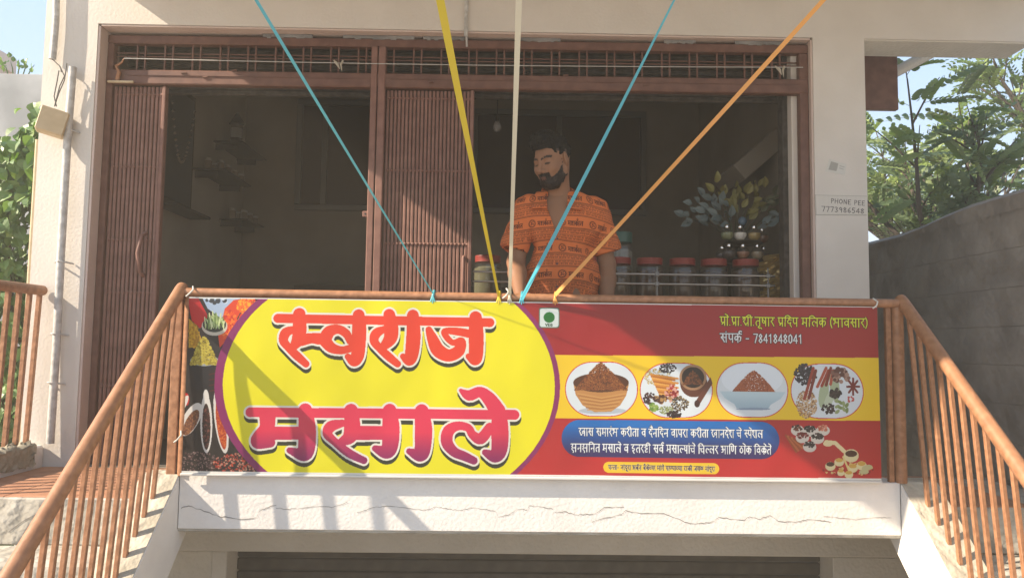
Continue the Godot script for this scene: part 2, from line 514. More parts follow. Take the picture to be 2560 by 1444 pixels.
func write(p: Paint, text: String, x: float, y: float, width: float, ht: float, pen_r: float, slope := 0.0, bar := true) -> void:
	# words split by "|", tokens by blanks; x, y = left end of the head line, stretched to the width
	var words := text.split("|")
	var total := 0.0
	for wd in words: total += word_width(wd.split(" ", false)) + .42
	var k := width / (total - .42)
	var cx := x
	for wd in words:
		var tk := wd.split(" ", false)
		var start := cx
		var barred := bar
		for t in tk:
			var gl: Array = LET[t]
			var adv: float = gl[0] * k
			for si in range(1, gl.size()):
				var st: Array = gl[si]
				var ln: Array = []
				for i in range(0, st.size(), 2):
					var px: float = cx + st[i] * k
					ln.append(px)
					ln.append(y + (px - x) * slope + (1.0 - st[i + 1]) * ht)
				p.line(ln, pen_r)
			if t in [".", "-", "(", ")"] or t.is_valid_int():
				if barred and cx - start > 1.0: p.line([start, y + (start - x) * slope, cx, y + (cx - x) * slope], pen_r)
				start = cx + adv
			cx += adv
		if barred and cx - start > 1.0 and not tk[tk.size() - 1].is_valid_int():
			p.line([start, y + (start - x) * slope, cx, y + (cx - x) * slope], pen_r)
		cx += .42 * k
func write_edged(p: Paint, text: String, x: float, y: float, width: float, ht: float, r: float, ink: Color, edge: Color, er: float, slope := 0.0) -> void:
	p.pen(edge)
	write(p, text, x, y, width, ht, r + er, slope)
	p.pen(ink)
	write(p, text, x, y, width, ht, r, slope)
# ---------------------------------------------------------------- the print on the banner, in photo pixels
func banner_print() -> ImageTexture:
	var p := Paint.new(2048, 512, Color(.62, .10, .11))
	p.warp = true
	p.sx = 1.18
	p.rg.seed = 77
	var R := Color(.60, .085, .10)
	# red ground, a little lighter below
	p.grad(Color(.56, .075, .09), Color(.70, .13, .14), 760, 1190)
	p.poly([470, 730, 2210, 760, 2215, 1205, 440, 1190])
	# yellow strip
	p.pen(Color(.88, .74, .10))
	p.poly([1340, 888, 2202, 897, 2205, 1052, 1340, 1046])
	# ---- spice photograph at the left end
	p.pen(Color(.13, .11, .11))
	p.poly([440, 735, 760, 740, 760, 1190, 440, 1190])
	p.pen(Color(.62, .70, .80))
	p.poly([505, 738, 640, 740, 600, 775, 560, 800, 520, 770])
	p.grains(560, 748, 50, 8, 14, [Color(.2, .22, .25), Color(.75, .8, .86)], 3, 7)
	p.pen(Color(.72, .07, .09))
	p.poly([470, 742, 497, 742, 519, 786, 516, 808, 500, 820, 480, 800])
	p.heap(628, 800, 30, 60, 240, [Color(.85, .30, .10), Color(.80, .22, .10), Color(.90, .55, .14)], 4)
	p.pen(Color(.80, .24, .10))
	p.poly([562, 770, 585, 748, 620, 744, 590, 800, 575, 840, 548, 870, 545, 840])
	p.grains(572, 815, 22, 40, 200, [Color(.85, .30, .08), Color(.72, .16, .08), Color(.88, .45, .12)], 2, 4)
	p.grains(610, 762, 18, 16, 90, [Color(.92, .62, .14), Color(.88, .40, .10)], 2, 4)
	p.pen(Color(.70, .55, .12))
	p.poly([473, 795, 490, 812, 505, 850, 488, 868, 471, 870])
	p.grains(485, 838, 13, 30, 120, [Color(.78, .60, .12), Color(.62, .45, .08)], 1.5, 3)
	p.pen(Color(.75, .72, .66)); p.oval(536, 815, 32, 24)
	p.pen(Color(.16, .18, .14)); p.oval(536, 810, 29, 20)
	for i in 46:
		p.pen([Color(.62, .70, .45), Color(.40, .50, .26), Color(.78, .82, .62)][i % 3])
		var bx := 536.0 + p.rg.randf_range(-24, 24)
		p.line([bx, 822 - p.rg.randf() * 12, bx + p.rg.randf_range(-8, 8), 775 + p.rg.randf() * 22 + abs(bx - 536) * .6], 1.4)
	p.pen(Color(.10, .10, .12)); p.oval(510, 905, 36, 18); p.poly([474, 905, 546, 905, 534, 985, 490, 985])
	p.pen(Color(.55, .58, .60)); p.oval(510, 902, 36, 14)
	p.heap(509, 912, 34, 72, 700, [Color(.66, .60, .20), Color(.74, .68, .28), Color(.54, .48, .14)], 2.6)
	for i in 9:
		p.pen(Color(.26, .08, .07) if i % 2 else Color(.14, .10, .10))
		p.line([522, 930 + i * 7, 536, 927 + i * 7], 2)
	p.grains(490, 1160, 60, 30, 240, [Color(.55, .46, .44), Color(.30, .20, .20), Color(.42, .34, .33)], 1.2, 2.4)
	p.grains(600, 1160, 70, 26, 260, [Color(.66, .22, .14), Color(.52, .16, .12), Color(.70, .50, .42)], 1.4, 2.6)
	p.pen(Color(.70, .10, .10)); p.oval(463, 1000, 8, 16)
	for sc in [[475, 1050, -.5, 20, 46, 0], [513, 1060, .0, 15, 74, 1], [550, 1055, .12, 16, 80, 2]]:
		p.pen(Color(.80, .79, .77)); p.oval(sc[0], sc[1], sc[3], sc[4], -sc[2])
		p.oval(sc[0] + sc[2] * 40, sc[1] - sc[4] * .8, 8, 26, -sc[2])
		p.pen([Color(.42, .26, .18), Color(.16, .07, .06), Color(.66, .25, .10)][sc[5]]); p.oval(sc[0], sc[1] + 8, sc[3] * .68, sc[4] * .78, -sc[2])
		var gc: Array = [[Color(.55, .36, .22), Color(.35, .2, .14)], [Color(.45, .26, .22), Color(.08, .04, .04), Color(.28, .12, .10)], [Color(.78, .40, .16), Color(.60, .18, .08)]][sc[5]]
		p.grains(sc[0], sc[1] + 8, sc[3] * .62, sc[4] * .72, 150, gc, 1.2, 2.4, -sc[2])
	# ---- the big round field: purple ring, yellow inside
	p.pen(Color(.50, .12, .36))
	p.poly(ring(964, 966, 430, 328, 72))
	p.pen(Color(.86, .83, .03))
	p.poly(ring(968, 966, 413, 318, 72))
	# ---- title, two lines of brush strokes in crop pixels
	var a: Array = [[650, 192, 26, 1995, 222, 26],
		[785, 165, 36, 787, 250, 40, 778, 325, 38, 750, 372, 24], [755, 262, 18, 700, 285, 28, 684, 335, 26, 712, 378, 22, 765, 432, 24, 824, 488, 19], [800, 332, 36, 860, 322, 30, 905, 325, 34],
		[948, 322, 38, 975, 278, 34, 1030, 264, 26, 1080, 292, 24, 1104, 340, 20], [945, 335, 36, 985, 382, 30, 1050, 400, 22, 1112, 385, 22],
		[1160, 172, 34, 1162, 260, 42, 1157, 380, 40, 1148, 440, 38, 1126, 470, 30, 1088, 440, 16],
		[1355, 170, 34, 1366, 240, 42, 1362, 318, 40, 1325, 368, 26], [1325, 262, 18, 1272, 290, 28, 1256, 338, 25, 1290, 385, 22, 1345, 438, 24, 1404, 488, 19],
		[1505, 175, 34, 1508, 300, 42, 1496, 420, 40, 1478, 466, 30, 1440, 440, 16],
		[1606, 268, 18, 1630, 330, 32, 1664, 400, 40, 1730, 434, 36, 1795, 405, 34, 1812, 345, 24, 1760, 352, 16, 1722, 320, 17, 1706, 278, 16, 1790, 280, 22, 1890, 300, 24],
		[1905, 188, 36, 1908, 300, 44, 1906, 420, 42, 1898, 462, 32, 1858, 440, 16]]
	var b: Array = [[468, 798, 28, 2148, 814, 28],
		[575, 830, 48, 570, 900, 44, 535, 960, 52, 520, 985, 44, 590, 992, 28], [600, 932, 40, 760, 932, 38], [815, 785, 40, 826, 900, 52, 820, 1030, 50, 795, 1066, 38, 712, 1042, 16],
		[1105, 788, 40, 1112, 890, 48, 1095, 955, 40, 1045, 985, 22], [1050, 868, 20, 978, 888, 32, 955, 935, 27, 1000, 985, 22, 1090, 1058, 24, 1184, 1104, 19], [1130, 930, 42, 1300, 930, 40], [1350, 788, 40, 1358, 900, 52, 1350, 1015, 48, 1322, 1050, 38, 1256, 1028, 16],
		[1555, 790, 40, 1566, 900, 52, 1560, 1025, 48, 1540, 1068, 38, 1474, 1046, 16],
		[1990, 895, 28, 1932, 965, 32, 1880, 940, 24, 1850, 895, 22, 1780, 885, 26, 1724, 920, 34, 1716, 990, 34, 1760, 1048, 28, 1825, 1076, 26, 1886, 1104, 21],
		[2050, 800, 40, 2054, 900, 52, 2050, 1030, 48, 2020, 1074, 38, 1958, 1052, 16], [1806, 658, 8, 1860, 690, 30, 1930, 668, 30, 1990, 715, 40, 2040, 790, 48]]
	for grp in 2:
		var strokes: Array = a if grp == 0 else b
		var conv: Array = []
		for s in strokes:
			var q: Array = []
			for i in range(0, s.size(), 3):
				q.append(440.0 + s[i] / 2.56); q.append(720.0 + s[i + 1] / 2.56); q.append(s[i + 2] / 2.56)
			conv.append(p.smooth(q) if s.size() > 6 else q)
		p.pen(Color(.16, .17, .10))
		for s in conv: p.brush(s, 5.8, .5, 10.0)
		p.pen(Color(.86, .85, .80))
		for s in conv: p.brush(s, 6.2)
		if grp == 0: p.pen(Color(.85, .22, .11))
		else: p.grad(Color(.82, .17, .30), Color(.52, .08, .34), 1085, 1150)
		for s in conv: p.brush(s, 1.3)
	# ---- the green dot mark
	p.pen(Color(.30, .40, .34)); p.oval(1368, 795, 26, 26, .01, 9.0)
	p.pen(Color(.78, .82, .82)); p.oval(1368, 795, 23.5, 23.5, .01, 9.0)
	p.pen(Color(.03, .40, .13)); p.oval(1368, 794, 14, 13.5)
	p.pen(Color(.12, .25, .16)); write(p, "V E G", 1358, 810, 19, 6, .9, .015, false)
	# ---- writing on the right
	write_edged(p, "p ra aa e . p ra aa . sh ra ii . t u Sh aa r|p ra i d p|m i l k|( bh aa v s aa r )", 1797, 794, 374, 21, 1.25, Color(.84, .86, .16), Color(.20, .12, .05), 1.6, .0165)
	write_edged(p, "s nn p k re|-|7 8 4 1 8 4 8 0 4 1", 1797, 836, 210, 21, 1.4, Color(.88, .88, .88), Color(.14, .12, .13), 1.6, .0165)
	# ---- four oval pictures
	for o in [[1498, 974], [1686, 977], [1878, 976], [2067, 979]]:
		p.pen(Color(.74, .13, .15)); p.seg(o[0] - 23, o[1], 68.5, o[0] + 23, o[1], 68.5)
		p.pen(Color(.80, .84, .87)); p.seg(o[0] - 23, o[1], 66.5, o[0] + 23, o[1], 66.5)
	p.pen(Color(.66, .70, .74)); p.oval(1500, 1028, 60, 8)
	p.pen(Color(.70, .50, .28)); p.poly([1428, 962, 1567, 962, 1560, 990, 1545, 1014, 1522, 1030, 1480, 1031, 1450, 1014, 1433, 988])
	for i in 9:
		p.pen(Color(.62, .42, .21) if i % 2 else Color(.76, .57, .34))
		p.line([1438 + i * 3, 985 + i * 5, 1498, 996 + i * 4, 1560 - i * 4, 985 + i * 5], 1.3)
	p.pen(Color(.30, .16, .07)); p.oval(1497, 958, 70, 24)
	p.heap(1497, 976, 66, 70, 4200, [Color(.42, .22, .08), Color(.52, .29, .12), Color(.30, .14, .05), Color(.60, .38, .18), Color(.47, .26, .10)], 1.5, 1.15)
	# mixed spices with a bowl
	p.grains(1640, 945, 34, 22, 220, [Color(.74, .66, .42), Color(.60, .52, .30)], 1, 2)
	p.grains(1665, 922, 22, 12, 110, [Color(.10, .09, .11), Color(.2, .18, .2)], 1.2, 2.4)
	for i in 12:
		p.pen([Color(.78, .52, .20), Color(.66, .40, .14), Color(.84, .62, .30)][i % 3])
		p.line([1622 + i * 2, 938 + i * 4.4, 1690 - i % 3 * 8, 948 + i * 3.8], 2.4)
	p.grains(1672, 985, 18, 20, 70, [Color(.48, .08, .12), Color(.62, .16, .18), Color(.80, .60, .55)], 2, 4)
	p.grains(1650, 1000, 22, 9, 30, [Color(.30, .16, .08), Color(.64, .50, .30)], 3, 5)
	p.grains(1620, 998, 18, 14, 70, [Color(.16, .08, .10), Color(.28, .16, .14)], 1.4, 3)
	p.grains(1628, 1020, 12, 10, 40, [Color(.36, .50, .16), Color(.52, .62, .28)], 2, 3.5)
	p.grains(1660, 1026, 18, 10, 110, [Color(.62, .66, .46), Color(.46, .5, .3)], 1, 2)
	p.grains(1695, 1010, 22, 18, 160, [Color(.14, .10, .10), Color(.50, .42, .26), Color(.3, .24, .16)], 1, 2.4)
	p.grains(1680, 1036, 18, 8, 60, [Color(.13, .08, .09), Color(.22, .14, .13)], 2, 3.5)
	p.pen(Color(.34, .18, .11)); p.oval(1730, 960, 34, 34); p.pen(Color(.60, .46, .34)); p.oval(1728, 945, 34, 32); p.pen(Color(.14, .08, .05)); p.oval(1728, 945, 28, 26)
	p.heap(1728, 962, 24, 34, 300, [Color(.40, .22, .10), Color(.28, .14, .06), Color(.48, .28, .13)], 2)
	p.pen(Color(.38, .20, .14)); p.poly([1772, 944, 1777, 960, 1744, 1012, 1732, 1008]); p.pen(Color(.22, .10, .08)); p.oval(1738, 1010, 7, 9)
	# pale bowl with a cone of powder
	p.pen(Color(.84, .88, .91)); p.oval(1878, 950, 78, 40)
	p.heap(1881, 986, 58, 58, 3200, [Color(.56, .29, .17), Color(.64, .36, .22), Color(.48, .23, .13), Color(.60, .33, .20)], 1.4, 1.3)
	p.grad(Color(.70, .79, .83), Color(.56, .67, .74), 980, 1022)
	p.poly([1795, 979, 1963, 981, 1950, 998, 1925, 1012, 1918, 1022, 1838, 1021, 1832, 1011, 1808, 996])
	p.pen(Color(.50, .58, .66)); p.oval(1880, 1023, 44, 3)
	# whole spices
	p.grains(2012, 938, 28, 26, 300, [Color(.10, .09, .12), Color(.20, .18, .22)], 1.6, 3)
	p.grains(2015, 1012, 26, 34, 420, [Color(.66, .52, .36), Color(.50, .37, .24), Color(.76, .64, .48)], 1.2, 2.2)
	p.pen(Color(.62, .68, .56)); p.oval(2058, 985, 12, 36, .15); p.oval(2085, 965, 12, 40, -.1)
	p.pen(Color(.70, .75, .66)); p.oval(2072, 1000, 10, 26, .4)
	for i in 6:
		p.pen([Color(.56, .20, .14), Color(.44, .14, .10), Color(.64, .28, .20)][i % 3])
		p.line([2052 + i * 6 - (20 if i < 2 else 0), 922 + i % 2 * 6, 2020 + i * 11 - (10 if i < 2 else 0), 972 + (26 if i < 2 else 0) - i * 2], 3.6)
	p.grains(2100, 940, 24, 16, 26, [Color(.46, .32, .28), Color(.60, .48, .42), Color(.34, .20, .17)], 4, 7)
	for i in 8:
		var an := TAU * i / 8.0
		p.pen(Color(.42, .12, .10)); p.line([2132, 968, 2132 + cos(an) * 15, 968 + sin(an) * 20], 2.6)
	p.grains(2088, 985, 14, 12, 40, [Color(.10, .09, .10), Color(.20, .17, .17)], 3, 4.5)
	p.grains(2070, 1022, 18, 12, 60, [Color(.12, .09, .11), Color(.20, .14, .15)], 1.8, 3.2)
	for i in 9:
		p.pen(Color(.44, .52, .30) if i % 2 else Color(.54, .60, .40)); p.oval(2092 + i % 4 * 8, 1004 + i * 3.2, 7, 4, i * .7)
	p.grains(2125, 1000, 10, 8, 14, [Color(.70, .30, .28)], 1.6, 3)
	# ---- blue pill with two lines, yellow pill with the address
	p.grad(Color(.03, .40, .70), Color(.19, .15, .36), 1062, 1128)
	p.seg(1443, 1096, 46, 1899, 1100, 46)
	write_edged(p, "kh aa s|s m aa r nn bh|k r ii t aa|v|d ai n i d n|v aa p r aa|k r ii t aa|kh aa n d e sh|ch e|s2 p e sh l", 1440, 1071, 464, 18.5, 1.15, Color(.90, .92, .93), Color(.10, .14, .24), .9, .010)
	write_edged(p, "jh n jh i n t|m s aa l e|v|i_ t r h ii|s v re|m s aa l2 y aa nn ch e|i ch l2 l r|a_ aa i N|Th aa e k|i v k ra e t e", 1420, 1110, 505, 19, 1.15, Color(.90, .92, .93), Color(.10, .12, .22), .9, .010)
	p.pen(Color(.87, .73, .16)); p.seg(1515, 1167, 13.5, 1779, 1169.5, 13.5)
	write_edged(p, "p t2 t aa -|n aa nn d u r aa|a_ b re n|b cb k e ch2 y aa|m aa nn g e|p aa N2 y aa ch2 y aa|T aa k ii|j v L|n aa nn d u r aa", 1514, 1162, 268, 10.5, .85, Color(.20, .18, .32), Color(.88, .80, .50), .7, .010)
	# ---- small bowls at the lower right
	for i in 5:
		p.pen(Color(.70, .38, .20) if i % 2 else Color(.58, .28, .14)); p.line([1962 + i * 5, 1088 + i * 2, 1988 + i * 5, 1128 - i * 3], 2.6)
	for bw in [[1992, 1072, 0], [2024, 1074, 1], [2056, 1072, 2], [2004, 1090, 3], [2042, 1092, 1], [2022, 1112, 1]]:
		p.pen(Color(.80, .78, .74)); p.oval(bw[0], bw[1] + 4, 17, 13)
		p.grains(bw[0], bw[1] - 2, 14, 7, 40, [[Color(.16, .08, .08), Color(.4, .2, .14)], [Color(.09, .08, .09), Color(.2, .16, .16)], [Color(.66, .34, .24), Color(.8, .5, .4)], [Color(.5, .1, .08), Color(.36, .06, .06)]][bw[2]], 1.6, 3)
	p.pen(Color(.86, .80, .62)); p.line([2064, 1104, 2086, 1106, 2108, 1126], 5); p.oval(2068, 1108, 12, 7)
	p.grains(2120, 1170, 66, 16, 120, [Color(.50, .06, .06), Color(.66, .14, .10), Color(.80, .70, .46)], 2, 4)
	for bw in [[2074, 1160, 13, 0], [2096, 1150, 12, 1], [2126, 1134, 19, 0], [2130, 1164, 13, 1], [2152, 1158, 13, 1], [2100, 1176, 9, 1], [2120, 1180, 11, 1]]:
		p.pen(Color(.84, .80, .62)); p.oval(bw[0], bw[1] + 3, bw[2], bw[2] * .85)
		p.pen(Color(.26, .14, .08) if bw[3] == 0 else Color(.78, .62, .28)); p.oval(bw[0], bw[1] - 2, bw[2] * .78, bw[2] * .42)
	p.pen(Color(.72, .70, .52)); p.oval(2166, 1166, 14, 7, -.2); p.oval(2158, 1176, 12, 6)
	p.pen(Color(.84, .78, .52)); p.line([2106, 1140, 2120, 1172], 2.4)
	# white hem
	p.pen(Color(.86, .86, .84))
	p.poly([440, 1178.5, 2215, 1192.5, 2215, 1206, 440, 1192])
	p.poly([470, 735, 2210, 765, 2210, 772, 470, 743])
	return p.tex()
func ring(cx: float, cy: float, rx: float, ry: float, cnt: int) -> Array:
	var o: Array = []
	for i in cnt:
		o.append(cx + cos(TAU * i / cnt) * rx); o.append(cy + sin(TAU * i / cnt) * ry)
	return o
# ---------------------------------------------------------------- building, landing, stairs
func prism(mb: MB, prof: Array, xa: float, xb: float) -> void:   # profile of Vector2(z, y), extruded along x
	var k := prof.size()
	var ct := Vector2.ZERO
	for q in prof: ct += q / float(k)
	for i in k:
		var a: Vector2 = prof[i]
		var b: Vector2 = prof[(i + 1) % k]
		var nn := Vector3(0, -(b.x - a.x), b.y - a.y).normalized()
		var mid := (a + b) * .5 - ct
		if nn.z * mid.x + nn.y * mid.y < 0.0: nn = -nn
		mb.quad(Vector3(xa, a.y, a.x), Vector3(xb, a.y, a.x), Vector3(xb, b.y, b.x), Vector3(xa, b.y, b.x), nn)
	for e in [xa, xb]:
		var pts: Array = []
		for q in prof: pts.append(Vector3(e, q.y, q.x))
		var side := 1.0 if (e == max(xa, xb)) else -1.0
		mb.poly(pts, Vector3(side, 0, 0))

func crack(pts: Array, z: float, wd: float, parent: Node) -> void:   # thin flat jagged ribbon, dark with dirt and painted shade of the gap
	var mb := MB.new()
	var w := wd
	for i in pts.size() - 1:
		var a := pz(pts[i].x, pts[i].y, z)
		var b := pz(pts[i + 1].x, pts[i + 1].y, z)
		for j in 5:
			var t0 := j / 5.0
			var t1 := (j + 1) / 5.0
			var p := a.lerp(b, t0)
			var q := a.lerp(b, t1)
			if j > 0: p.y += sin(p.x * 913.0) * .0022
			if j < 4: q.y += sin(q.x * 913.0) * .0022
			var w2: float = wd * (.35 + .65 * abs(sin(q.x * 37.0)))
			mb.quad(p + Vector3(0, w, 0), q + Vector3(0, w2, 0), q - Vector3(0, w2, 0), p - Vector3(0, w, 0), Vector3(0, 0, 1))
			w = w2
	put("crack", mb, M.crack_shade_dirt, parent)

func build_setting() -> void:
	var g := MB.new()
	for r in [[-60, 1.35, 60, 40], [-60, -40, -2.52, 1.35], [2.72, -40, 60, 1.35], [-2.52, -40, 2.72, -3.62]]:
		g.quad(Vector3(r[0], -1, r[1]), Vector3(r[2], -1, r[1]), Vector3(r[2], -1, r[3]), Vector3(r[0], -1, r[3]), Vector3.UP)
	for r in [[-2.52, -.95, 2.72, 1.35]]:
		g.quad(Vector3(r[0], -2.3, r[1]), Vector3(r[2], -2.3, r[1]), Vector3(r[2], -2.3, r[3]), Vector3(r[0], -2.3, r[3]), Vector3.UP)
	g.quad(Vector3(-2.52, -2.3, 1.35), Vector3(2.72, -2.3, 1.35), Vector3(2.72, -1, 1.35), Vector3(-2.52, -1, 1.35), Vector3(0, 0, -1))
	structure(put("ground", g, M.ground))

	var b := thing("shop_building", "white plastered shop building with wide brown framed opening above a basement", "building")
	boxpart("pillar", Vector3(-2.52, -.14, -1.03), Vector3(-2.232, 2.402, ZW), M.plaster, b, 0.0)
	boxpart("pillar", Vector3(1.725, -.14, -1.03), Vector3(2.015, 2.402, ZW), M.plaster, b, 0.0)
	boxpart("beam", Vector3(-2.52, 2.402, -1.03), Vector3(2.97, 3.3, ZW), M.plaster, b, 0.0)
	boxpart("balcony_slab", Vector3(-2.22, 2.66, ZW + .001), Vector3(3.1, 2.82, 1.2), M.soffit, b)
	boxpart("upper_wall", Vector3(-2.52, 3.3, -1.03), Vector3(2.86, 5.6, ZW - .004), M.plaster, b)
	boxpart("reveal", Vector3(-2.231, .0, -1.02), Vector3(-2.218, 2.39, ZW - .004), M.pink, b, .001)
	boxpart("reveal", Vector3(-2.217, 2.39, -1.02), Vector3(1.712, 2.4, ZW - .004), M.pink, b, .001)
	boxpart("reveal", Vector3(1.713, .0, -1.02), Vector3(1.724, 2.39, ZW - .004), M.pink, b, .001)
	boxpart("beam_soffit", Vector3(2.016, 2.392, -1.028), Vector3(2.966, 2.401, ZW - .003), M.soffit, b, .001)
	# the room
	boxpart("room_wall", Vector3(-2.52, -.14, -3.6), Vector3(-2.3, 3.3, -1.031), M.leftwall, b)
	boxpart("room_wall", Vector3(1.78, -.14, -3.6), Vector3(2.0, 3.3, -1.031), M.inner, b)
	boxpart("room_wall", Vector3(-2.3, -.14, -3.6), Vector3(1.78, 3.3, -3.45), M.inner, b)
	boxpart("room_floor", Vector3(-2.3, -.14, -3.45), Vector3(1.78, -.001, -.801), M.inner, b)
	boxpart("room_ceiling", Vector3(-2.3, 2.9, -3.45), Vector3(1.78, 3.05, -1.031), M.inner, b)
	boxpart("roof_slab", Vector3(-2.52, 5.6, -3.6), Vector3(2.86, 5.75, ZW + .3), M.soffit, b)
	boxpart("side_wall", Vector3(-2.52, 3.301, -3.6), Vector3(-2.3, 5.6, -1.031), M.plaster, b)
	boxpart("side_wall", Vector3(1.8, 3.301, -3.6), Vector3(2.0, 5.6, -1.031), M.plaster, b)
	boxpart("rear_wall", Vector3(-2.3, 3.301, -3.6), Vector3(1.8, 5.6, -3.45), M.plaster, b)
	boxpart("door_jamb", Vector3(1.633, 0, -.95), Vector3(1.712, 2.39, -.885), M.plaster, b)
	boxpart("dark_jamb_strip", Vector3(1.606, 0, -1.03), Vector3(1.712, 2.39, -.951), M.darkroll, b)  # full-height dark strip standing behind the pale jamb
	# stair inside the shop, rising to the right
	var sl := MB.new()
	sl.box(Vector3(1.68, 1.93, -1.75), Vector3(.40, .12, .5), .004, Basis(Vector3(0, 0, 1), .72))
	put("inner_stair_soffit", sl, M.inner, b)
	# below the landing
	boxpart("lintel", Vector3(-2.52, -.43, -1.03), Vector3(2.62, -.141, ZW), M.cream, b, .006)
	boxpart("basement_wall", Vector3(-2.52, -2.3, -1.03), Vector3(-1.49, -.431, ZW - .012), M.soffit, b)
	boxpart("basement_jamb", Vector3(-1.489, -2.3, -1.03), Vector3(-1.412, -.431, ZW - .004), M.cream, b)
	boxpart("basement_wall", Vector3(1.79, -2.3, -1.03), Vector3(2.62, -.431, ZW - .004), M.cream, b)
	var sh := thing("basement_shutter", "dark rolling shutter closing the basement under the landing", "shutter")
	for i in 26:
		var y0 := -.435 - i * .07
		var mb := MB.new()
		mb.span(Vector3(-1.41, y0 - .066, -.99), Vector3(1.788, y0, -.965), .01)
		put("slat", mb, M.shutter, sh)

	# landing with terracotta tiles and the cracked white edge beam
	var la := thing("entrance_landing", "landing with cracked white edge beam and terracotta floor tiles before the shop", "landing")
	boxpart("slab", Vector3(-2.5, -.14, -.799), Vector3(2.62, -.012, -.006), M.step, la)
	var eb := boxpart("edge_beam", Vector3(-1.352, -.127, -.14), Vector3(1.742, .097, 0), M.white, la, .003)
	M.crack_shade_dirt = mat(Color(.21, .19, .17), 1.0)  # one dark tone: grit plus the shade inside the gaps
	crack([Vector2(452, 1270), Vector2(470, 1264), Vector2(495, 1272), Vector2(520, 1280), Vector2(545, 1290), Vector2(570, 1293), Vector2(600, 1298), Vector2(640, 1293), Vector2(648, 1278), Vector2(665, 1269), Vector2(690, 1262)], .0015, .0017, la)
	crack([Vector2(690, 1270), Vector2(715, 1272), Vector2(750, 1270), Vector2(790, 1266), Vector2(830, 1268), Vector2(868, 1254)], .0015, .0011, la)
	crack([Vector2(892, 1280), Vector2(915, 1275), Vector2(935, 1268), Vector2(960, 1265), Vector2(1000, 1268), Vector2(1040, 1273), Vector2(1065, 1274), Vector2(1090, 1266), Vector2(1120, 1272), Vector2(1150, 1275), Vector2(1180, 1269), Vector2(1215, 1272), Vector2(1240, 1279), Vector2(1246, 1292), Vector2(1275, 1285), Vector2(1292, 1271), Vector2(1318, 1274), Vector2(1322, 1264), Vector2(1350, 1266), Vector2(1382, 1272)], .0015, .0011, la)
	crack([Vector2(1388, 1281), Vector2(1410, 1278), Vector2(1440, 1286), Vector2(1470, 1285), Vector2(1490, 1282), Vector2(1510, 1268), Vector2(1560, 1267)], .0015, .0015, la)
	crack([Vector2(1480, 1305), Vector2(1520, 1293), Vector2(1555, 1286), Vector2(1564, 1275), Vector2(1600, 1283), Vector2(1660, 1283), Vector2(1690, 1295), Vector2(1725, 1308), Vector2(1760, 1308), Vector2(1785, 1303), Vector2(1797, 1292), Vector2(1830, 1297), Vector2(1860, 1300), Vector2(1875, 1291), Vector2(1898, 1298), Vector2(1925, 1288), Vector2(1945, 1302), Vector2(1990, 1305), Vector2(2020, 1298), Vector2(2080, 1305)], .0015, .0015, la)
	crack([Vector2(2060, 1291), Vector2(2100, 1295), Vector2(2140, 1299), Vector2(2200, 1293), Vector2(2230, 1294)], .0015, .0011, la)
	for i in 17:
		for j in 3:
			var x0 := -2.385 + i * .295
			if x0 > 2.3: continue
			boxpart("floor_tile", Vector3(x0, -.011, -.79 + j * .262), Vector3(x0 + .292, 0, -.79 + j * .262 + .259), M.terra, la, .0015)
	var kb := thing("landing_kerb", "low white plastered kerb under the side railing at the landing's end", "kerb")
	boxpart("kerb_wall", Vector3(-2.52, -.1, -.797), Vector3(-2.392, .11, .02), M.white, kb, .008)

	for side in 2:
		var xi: float = -1.352 if side == 0 else 1.742     # inner face
		var sg: float = -1.0 if side == 0 else 1.0
		var xo: float = -2.50 if side == 0 else 2.60
		var fl := thing("staircase", "worn cement steps with cracked risers descending on the sunlit side" if side == 0 else "worn cement steps descending beside the dark grey boundary wall", "staircase", "twin stair flights")
		var xk: float = xi + sg * .15
		for k in range(1, 5):
			var mb := MB.new()
			mb.span(Vector3(xk + sg * .001, -.2 * k - .26, .24 * (k - 1) + .001), Vector3(xo, -.2 * k, .24 * k + .03), .012)
			put("step", mb, M.step, fl)
		var rs := MB.new()
		rs.span(Vector3(xk, -.2, -.03), Vector3(xo, -.004, .004), .006)
		put("riser", rs, M.step, fl)
		var sd := MB.new()
		var e := 1.2
		prism(sd, [Vector2(.001, .094), Vector2(e, .094 - SLOPE * e), Vector2(e, -.235 - SLOPE * e), Vector2(-.14, -.128), Vector2(.001, -.128)], xi, xk)
		put("side_slab", sd, M.white, fl)
		var kc := MB.new()
		var o := .006
		prism(kc, [Vector2(-.12, .094 + o), Vector2(.0, .094 + o), Vector2(e, .094 + o - SLOPE * e), Vector2(e, .084 - SLOPE * e), Vector2(0, .084), Vector2(-.12, .084)], xi + sg * .004, xk + sg * .012)
		put("kerb_cap", kc, M.kerb, fl)
		if side == 0:
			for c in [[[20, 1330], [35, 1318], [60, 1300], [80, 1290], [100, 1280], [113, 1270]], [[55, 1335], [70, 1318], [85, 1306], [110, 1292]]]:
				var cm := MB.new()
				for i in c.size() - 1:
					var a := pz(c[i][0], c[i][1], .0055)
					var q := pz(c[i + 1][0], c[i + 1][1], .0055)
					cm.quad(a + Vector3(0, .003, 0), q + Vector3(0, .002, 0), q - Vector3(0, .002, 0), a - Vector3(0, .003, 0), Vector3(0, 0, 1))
				put("crack", cm, M.crack_shade_dirt, fl)

func bar(a: Vector3, b: Vector3, wd: float, dp: float, mb: MB) -> void:     # square bar from a to b
	var y := (b - a).normalized()
	var z := (Vector3(0, 0, 1) - y * y.z).normalized()
	mb.box((a + b) * .5, Vector3(wd, (b - a).length(), dp), .002, Basis(y.cross(z), y, z))

